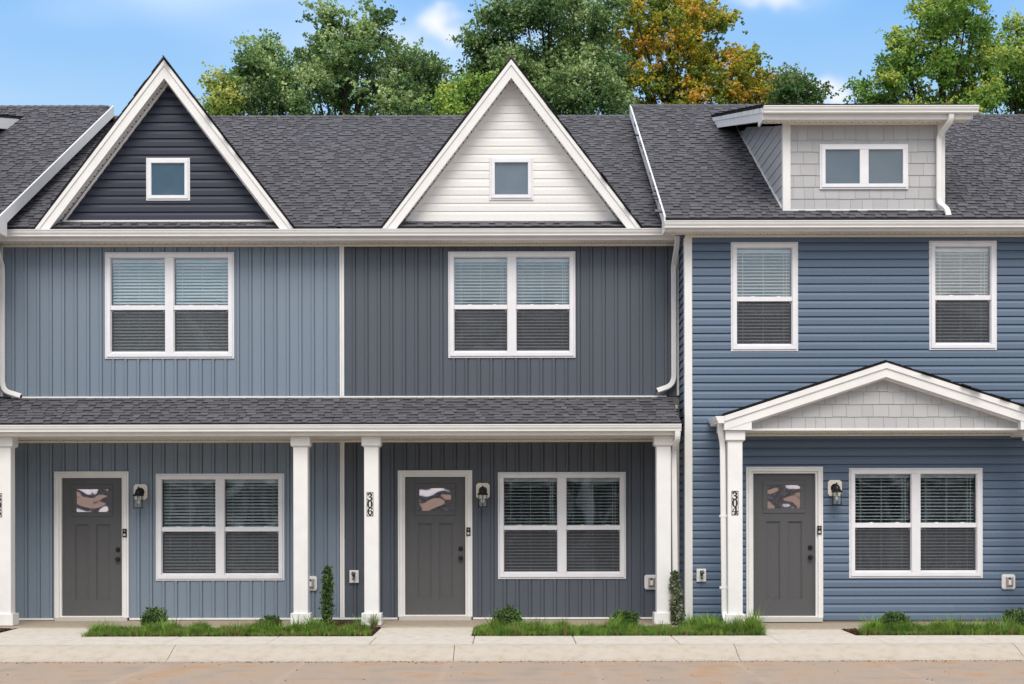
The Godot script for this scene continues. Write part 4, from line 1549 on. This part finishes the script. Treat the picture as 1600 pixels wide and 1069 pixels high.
func trees() -> void:
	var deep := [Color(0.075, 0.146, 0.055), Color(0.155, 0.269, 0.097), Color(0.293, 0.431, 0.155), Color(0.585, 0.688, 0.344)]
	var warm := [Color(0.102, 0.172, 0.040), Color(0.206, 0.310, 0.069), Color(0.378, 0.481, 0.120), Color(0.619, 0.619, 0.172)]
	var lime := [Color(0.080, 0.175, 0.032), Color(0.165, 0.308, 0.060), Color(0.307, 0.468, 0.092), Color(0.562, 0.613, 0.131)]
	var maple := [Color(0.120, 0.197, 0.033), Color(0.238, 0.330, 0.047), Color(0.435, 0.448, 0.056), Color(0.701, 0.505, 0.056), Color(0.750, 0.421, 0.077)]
	tree("broadleaf_tree", "tall green tree with two pointed tops right of navy gable", -22.0, -262.0, crown_plan([[518, 32, 40], [545, 48, 40], [588, 22, 30], [592, 60, 40], [556, 84, 52], [500, 74, 38], [488, 102, 36], [520, 118, 46], [612, 98, 44], [634, 92, 26], [568, 138, 52], [622, 142, 44], [490, 152, 40], [540, 178, 50], [610, 186, 48], [560, 240, 60], [500, 220, 50], [630, 240, 50]]), deep)
	tree("broadleaf_tree", "green tree left of the two-topped tree behind navy gable", -21.0, -385.0, crown_plan([[412, 66, 24], [398, 92, 30], [428, 92, 30], [384, 118, 22], [412, 126, 38], [444, 118, 30], [398, 158, 36], [436, 160, 40], [470, 162, 26], [380, 165, 20], [420, 210, 50]]), deep)
	tree("broadleaf_tree", "dark green tree filling the gap left of white gable", -23.5, -138.0, crown_plan([[664, 98, 24], [652, 122, 30], [676, 124, 22], [660, 155, 36], [684, 150, 16], [640, 165, 26], [680, 172, 20], [660, 210, 40]]), deep)
	tree("broadleaf_tree", "smallest tree, peeking over roof beside the navy gable", -20.0, -455.0, crown_plan([[346, 120, 16], [340, 142, 20], [358, 150, 18], [345, 168, 24], [332, 165, 14], [347, 210, 30]]), warm)
	tree("broadleaf_tree", "large dark green tree directly behind the white gable", -22.0, 62.0, crown_plan([[742, 70, 24], [768, 50, 32], [790, 28, 30], [775, 84, 32], [820, 26, 40], [860, 12, 44], [905, 0, 44], [940, 22, 36], [830, 66, 44], [880, 60, 48], [930, 66, 42], [750, 104, 22], [800, 110, 40], [850, 108, 46], [900, 112, 48], [945, 104, 36], [780, 140, 34], [830, 150, 44], [885, 156, 46], [930, 150, 40], [800, 190, 40], [870, 200, 55], [870, 250, 60], [872, -32, 44], [956, 150, 26], [972, 166, 22]]), deep, 0.085, 1.1)
	tree("broadleaf_tree", "yellow-green small tree at left foot of white gable", -19.0, -75.0, crown_plan([[702, 150, 18], [726, 128, 22], [745, 118, 16], [738, 152, 26], [712, 172, 22], [760, 160, 26], [730, 200, 36]]), lime)
	tree("maple_tree", "orange and gold autumn maple between white gable and dormer", -24.0, 250.0, crown_plan([[988, 16, 34], [1026, 6, 38], [1070, -4, 40], [1106, 14, 34], [1126, 40, 22], [1010, 52, 36], [1056, 44, 40], [1096, 58, 38], [980, 84, 30], [1030, 92, 36], [1076, 98, 34], [1120, 92, 36], [1152, 82, 26], [1178, 92, 18], [1000, 128, 34], [1050, 142, 38], [1096, 134, 38], [1142, 124, 36], [1178, 122, 28], [1200, 132, 20], [1010, 168, 34], [1070, 172, 36], [1130, 162, 36], [1180, 156, 32], [1212, 154, 22], [1222, 140, 16], [1204, 118, 14], [965, 40, 26], [970, 120, 26], [1060, 215, 50], [1130, 215, 50], [1020, -40, 44], [1080, -44, 40]]), maple, 0.085, 0.95)
	tree("broadleaf_tree", "low dark green tree just right of the autumn maple", -20.5, 448.0, crown_plan([[1244, 122, 20], [1262, 132, 18], [1232, 140, 24], [1254, 152, 24], [1270, 152, 12], [1222, 158, 20], [1250, 195, 32]]), [Color(0.05, 0.11, 0.035), Color(0.08, 0.17, 0.05), Color(0.14, 0.24, 0.07), Color(0.30, 0.32, 0.15)])
	tree("broadleaf_tree", "tall lime green tree above the shake dormer", -22.0, 692.0, crown_plan([[1448, 8, 20], [1478, 6, 30], [1506, -12, 34], [1460, 36, 30], [1498, 38, 38], [1532, 34, 16], [1400, 66, 18], [1426, 62, 26], [1460, 74, 36], [1504, 82, 40], [1540, 70, 26], [1392, 98, 20], [1420, 104, 32], [1470, 112, 34], [1516, 122, 38], [1548, 108, 22], [1386, 136, 24], [1410, 148, 30], [1452, 156, 26], [1496, 164, 34], [1378, 154, 16], [1354, 132, 7], [1352, 156, 9], [1530, 160, 30], [1490, 215, 50], [1420, 205, 36]]), lime, 0.085, 0.95)
	tree("broadleaf_tree", "green tree cut by the right edge above the roofs", -24.0, 800.0, crown_plan([[1592, 36, 14], [1604, 62, 26], [1580, 84, 20], [1600, 104, 30], [1566, 112, 20], [1584, 136, 30], [1558, 150, 26], [1604, 156, 32], [1640, 60, 40], [1650, 120, 50], [1600, 210, 50]]), lime)


func plants() -> void:
	var X := func(p: float, z: float) -> float: return (p - 800.0) / FOCAL * (EYE.z - z)
	round_shrub("round green shrub under lantern by the leftmost door", X.call(240, 1.75), 1.75, 0.33, 0.29)
	round_shrub("small flat shrub under the leftmost lower window", X.call(422, 1.7), 1.7, 0.30, 0.16, 0.85)
	round_shrub("round shrub right of the door numbered 306", X.call(793, 1.75), 1.75, 0.38, 0.27)
	round_shrub("round shrub below right end of middle lower window", X.call(976, 1.7), 1.7, 0.35, 0.24, 0.95)
	round_shrub("round shrub under left end of rightmost lower window", X.call(1397, 2.12), 2.12, 0.36, 0.23)
	round_shrub("round shrub cut by right edge below white outlet box", X.call(1591, 2.12), 2.12, 0.38, 0.27)
	column_shrub("slim upright evergreen on the mulch beside the white divider strip", X.call(510, 0.75), 0.75, 0.155, 0.80, 0.02, Color(0.04, 0.085, 0.025), Color(0.17, 0.27, 0.085))
	column_shrub("slim upright shrub with variegated leaves beside the corner board", X.call(1057, 1.22), 1.22, 0.15, 0.74, -0.02, Color(0.03, 0.055, 0.02), Color(0.42, 0.45, 0.28))
	pale_grass("pale variegated grass clump at foot of column numbered 306", X.call(584, 1.5), 1.5, 0.26)
	pale_grass("pale variegated grass clump at foot of column numbered 304", X.call(1152, 2.0), 2.0, 0.26)


func lantern(label: String, x: float, y: float, z: float) -> void:
	var t := thing("wall_lantern", label, "wall lantern", Vector3(x, y, z), "porch lanterns beside the doors")
	var b := Mb.new()
	var w := 0.100
	var h := 0.115
	var k := 0.03
	b.push(PackedVector2Array([Vector2(-w + k, -h), Vector2(w - k, -h), Vector2(w, -h + k), Vector2(w, h - k), Vector2(w - k, h), Vector2(-w + k, h), Vector2(-w, h - k), Vector2(-w, -h + k)]), "z", 0.0, 0.028)
	k = 0.035
	w = 0.086
	h = 0.100
	b.push(PackedVector2Array([Vector2(-w + k, -h), Vector2(w - k, -h), Vector2(w, -h + k), Vector2(w, h - k), Vector2(w - k, h), Vector2(-w + k, h), Vector2(-w, h - k), Vector2(-w, -h + k)]), "z", 0.028, 0.036)
	obj("mounting_block", b, M.cream, t)
	var p := Mb.new()
	p.t = Transform3D(Basis(Vector3.RIGHT, PI / 2.0), Vector3(0, 0.0, 0.036))
	p.lathe([Vector2(0.001, 0.02), Vector2(0.05, 0.018), Vector2(0.062, 0.008), Vector2(0.064, 0.0)], Vector3.ZERO, 20)
	p.t = Transform3D.IDENTITY
	p.tube([Vector3(0, 0.01, 0.045), Vector3(0, 0.055, 0.09), Vector3(0, 0.06, 0.14), Vector3(0, 0.03, 0.165)], [0.011, 0.011, 0.011, 0.011], 8)
	obj("wall_plate", p, M.black_metal, t)
	var c := Vector3(0, 0, 0.165)
	var d := Mb.new()
	d.lathe([Vector2(0.001, 0.078), Vector2(0.008, 0.074), Vector2(0.009, 0.06), Vector2(0.005, 0.053), Vector2(0.018, 0.047), Vector2(0.036, 0.026), Vector2(0.046, 0.002), Vector2(0.050, -0.018), Vector2(0.066, -0.036), Vector2(0.082, -0.052), Vector2(0.084, -0.062), Vector2(0.070, -0.066), Vector2(0.001, -0.066)].map(func(q: Vector2) -> Vector2: return q), c, 22)
	obj("lantern_cap", d, M.black_metal, t)
	var g := Mb.new()
	g.lathe([Vector2(0.054, -0.066), Vector2(0.054, -0.232)], c, 22)
	obj("lantern_glass", g, M.lamp_glass, t)
	var r := Mb.new()
	for i in 6:
		var a := TAU * (i + 0.5) / 6.0
		r.tube([c + Vector3(cos(a) * 0.068, -0.06, sin(a) * 0.068), c + Vector3(cos(a) * 0.068, -0.236, sin(a) * 0.068)], [0.0042, 0.0042], 5)
	r.lathe([Vector2(0.045, -0.232), Vector2(0.074, -0.232), Vector2(0.074, -0.246), Vector2(0.045, -0.246)], c, 22)
	obj("lantern_cage", r, M.black_metal, t)
	var s := Mb.new()
	s.lathe([Vector2(0.013, -0.066), Vector2(0.013, -0.115), Vector2(0.001, -0.116)], c, 12)
	s.lathe([Vector2(0.010, -0.117), Vector2(0.022, -0.135), Vector2(0.026, -0.155), Vector2(0.018, -0.178), Vector2(0.001, -0.19)], c, 14)
	obj("bulb", s, M.button, t)


func doorbell(label: String, x: float, y: float, z: float) -> void:
	var t := thing("doorbell", label, "doorbell", Vector3(x, y, z), "doorbells on the door frames")
	var b := Mb.new()
	b.board(-0.031, 0.031, -0.063, 0.063, 0.0, 0.024, 0.007)
	obj("case", b, M.black_metal, t)
	var r := Mb.new()
	r.t = Transform3D(Basis(Vector3.RIGHT, PI / 2.0), Vector3(0, -0.026, 0.024))
	r.lathe([Vector2(0.001, 0.003), Vector2(0.009, 0.003), Vector2(0.009, 0.001), Vector2(0.014, 0.001), Vector2(0.014, 0.004), Vector2(0.019, 0.004), Vector2(0.019, 0.0)], Vector3.ZERO, 18)
	obj("button", r, M.button, t)
	var l := Mb.new()
	l.t = Transform3D(Basis(Vector3.RIGHT, PI / 2.0), Vector3(0, 0.032, 0.024))
	l.lathe([Vector2(0.001, 0.006), Vector2(0.008, 0.005), Vector2(0.012, 0.0)], Vector3.ZERO, 14)
	obj("lens", l, M.grey_plastic, t)


func outlet(label: String, x: float, y: float, z: float) -> void:
	var t := thing("outlet_box", label, "outlet box", Vector3(x, y, z), "covered outlets low on the walls")
	var b := Mb.new()
	var k := 0.022
	for q in [[0.096, 0.108, 0.0, 0.026], [0.084, 0.096, 0.026, 0.034]]:
		var w: float = q[0]
		var h: float = q[1]
		b.push(PackedVector2Array([Vector2(-w + k, -h), Vector2(w - k, -h), Vector2(w, -h + k), Vector2(w, h - k), Vector2(w - k, h), Vector2(-w + k, h), Vector2(-w, h - k), Vector2(-w, -h + k)]), "z", q[2], q[3])
	obj("mounting_block", b, M.white, t)
	var c := Mb.new()
	c.board(-0.042, 0.058, -0.066, 0.066, 0.034, 0.078, 0.018)
	obj("cover", c, M.grey_plastic, t)
	var f := Mb.new()
	f.board(-0.014, 0.022, -0.044, 0.030, 0.078, 0.083, 0.002)
	obj("cover_window", f, M.white, t)
	var n := Mb.new()
	n.board(-0.012, 0.016, 0.034, 0.060, 0.076, 0.086, 0.004)
	obj("latch", n, M.black_metal, t)


func spigot(label: String, x: float, y: float, z: float) -> void:
	var t := thing("garden_tap", label, "garden tap", Vector3(x, y, z), "taps on white wall plates")
	var b := Mb.new()
	b.board(-0.068, 0.068, -0.095, 0.095, 0.0, 0.026, 0.008)
	b.board(-0.052, 0.052, 0.056, 0.066, 0.026, 0.029, 0.001)
	obj("wall_plate", b, M.white, t)
	var p := Mb.new()
	p.tube([Vector3(0, 0.01, 0.026), Vector3(0, 0.01, 0.07), Vector3(0, -0.02, 0.09), Vector3(0, -0.045, 0.092)], [0.020, 0.019, 0.017, 0.016], 9)
	p.lathe([Vector2(0.012, -0.03), Vector2(0.017, -0.034), Vector2(0.017, -0.052), Vector2(0.011, -0.053)], Vector3(0, 0, 0.092), 12)
	obj("spout", p, M.brass, t)
	var w := Mb.new()
	w.tube([Vector3(0, 0.01, 0.07), Vector3(0, 0.045, 0.105)], [0.006, 0.006], 7)
	for i in 6:
		var a := TAU * i / 6.0
		var c2 := Vector3(0, 0.047, 0.107)
		var u := Vector3(1, 0, 0)
		var v := Vector3(0, 0.7, -0.714)
		w.tube([c2, c2 + (u * cos(a) + v * sin(a)) * 0.033], [0.007, 0.014], 7)
	obj("handle", w, M.brass, t)


func house_number(label: String, digits: String, x: float, y: float, z: float) -> void:
	var t := thing("house_number", label, "house number", Vector3(x, y, z), "upright house numbers on the columns")
	var b := Mb.new()
	var w := 0.0465
	var h := 0.168
	for q in [[-w, w, h - 0.006, h], [-w, w, -h, -h + 0.006], [-w, -w + 0.005, -h + 0.006, h - 0.006], [w - 0.005, w, -h + 0.006, h - 0.006], [-0.012, 0.012, h - 0.017, h - 0.0061], [-0.012, 0.012, -h + 0.0061, -h + 0.017]]:
		b.box(q[0], q[1], q[2], q[3], 0.0005, 0.006)
	for s in [[-1, -1], [1, -1], [1, 1], [-1, 1]]:
		var e := Vector2(s[0] * (w - 0.005), s[1] * (h - 0.006))
		b.push(PackedVector2Array([e, e - Vector2(s[0] * 0.012, 0), e - Vector2(0, s[1] * 0.012)]), "z", 0.0006, 0.0055)
	obj("border", b, M.ink, t)
	var font := SystemFont.new()
	font.font_names = PackedStringArray(["Droid Serif"])
	font.font_weight = 700
	for i in digits.length():
		var m := TextMesh.new()
		m.text = digits[i]
		m.font = font
		m.font_size = 64
		m.depth = 0.006
		m.pixel_size = 0.00205
		m.curve_step = 1.0
		var o := put_mesh("digit", m, M.ink, t)
		o.position = Vector3(0, 0.101 - 0.1005 * i, 0.0035)
		o.scale = Vector3(1.16, 1.08, 1.0)
		o.set_meta("label", "black figure " + digits[i])


func fittings() -> void:
	lantern("black wall lantern on white block right of leftmost door", -5.518, 2.110, 0.018)
	lantern("black wall lantern between the 306 door and its window", -0.432, 2.118, 0.018)
	lantern("black wall lantern between rightmost door and its window", 4.645, 2.135, 0.770)
	doorbell("black doorbell on the frame of the leftmost door", -5.752, 1.500, 0.042)
	doorbell("black doorbell on the frame of the 306 door", -0.648, 1.512, 0.042)
	doorbell("black doorbell on the frame of the rightmost door", 4.420, 1.530, 0.792)
	outlet("white outlet box half hidden by column left of divider strip", -2.995, 0.748, 0.018)
	outlet("white outlet box beside the column at the middle porch's right end", 2.062, 0.757, 0.018)
	outlet("white outlet box on blue lap siding at far right", 7.140, 0.783, 0.770)
	spigot("garden tap on white plate right of the divider strip", -2.348, 0.846, 0.018)
	spigot("garden tap on white plate low on blue lap siding", 2.722, 0.882, 0.770)
	house_number("black upright number 308 on column at left edge", "308", -7.268, 1.908, 1.151)
	house_number("black upright number 306 on the middle porch's left column", "306", -2.010, 1.912, 1.151)
	house_number("black upright number 304 on the gabled porch's column", "304", 3.102, 1.915, 1.551)


# the row across the lane, which shows only in the window panes
func opposite_row() -> void:
	var h := thing("opposite_townhouse", "townhouse across the lane, seen only reflected in the windows", "townhouse", Vector3.ZERO, "townhouses across the lane")
	var b := Mb.new()
	b.box(-2.5, 2.5, -0.05, 5.8, -9.0, 0.0)
	obj("wall", b, M.graphite_1, h)
	prism(h, "roof", M.felt, [Vector2(0.5, 5.93), Vector2(-4.5, 8.9), Vector2(-9.5, 5.93)], "x", -2.5, 2.5)
	obj("gable", gable_wall(0.0, 8.2, 1.32, 5.95, 0.05, 0.15), M.navy_1, h)
	rake_boards(h, "rake_board", M.trim, 0.0, 8.44, 1.307, 5.945, 0.30, 0.40, 0.45)
	plank(h, "fascia", M.trim, -2.5, 2.5, 5.78, 5.95, 0.34, 0.5)
	prism(h, "porch_roof", M.felt, [Vector2(1.4, 3.03), Vector2(0.0, 3.5), Vector2(0.0, 2.9), Vector2(1.3, 2.9)], "x", -2.5, 2.5)
	plank(h, "porch_fascia", M.trim, -2.5, 2.5, 2.87, 3.03, 1.30, 1.42)
	for x in [-2.0, 2.15]:
		plank(h, "column", M.trim, x - 0.102, x + 0.102, 0.0, 2.87, 0.95, 1.15)
	for r in [[-0.95, 0.95, 4.09, 5.67], [-0.2, 1.7, 0.8, 2.4]]:
		var w := plank(h, "window", M.vinyl_frame, r[0], r[1], r[2], r[3], 0.0, 0.04)
		for k in 2:
			plank(w, "pane", M.door_glass, r[0] + 0.09 + k * 0.92, r[0] + 0.89 + k * 0.92, r[2] + 0.09, r[3] - 0.09, 0.041, 0.046)
	var d := plank(h, "door_frame", M.trim, -1.7, -0.6, 0.0, 2.4, 0.0, 0.03)
	plank(d, "door", M.door_paint, -1.6, -0.7, 0.05, 2.3, 0.031, 0.04)
	h.rotation.y = PI
	h.position = Vector3(-0.45, 0.1, 27.7)
	for k in [-3, -2, -1, 1, 2, 3]:
		var o := h.duplicate()
		o.name = numbered("opposite_townhouse", self)
		add_child(o, true)
		o.position.x = -0.45 + 5.04 * k


func _ready() -> void:
	rng.seed = 4071
	lens_sky_and_sun()
	materials()
	var film := mat("film", lin(0.50, 0.43, 0.445), 0.09, 0.5)
	film.metallic = 0.92
	ground()
	build_houses()
	opposite_row()
	trees()
	plants()
	grass()
	fittings()
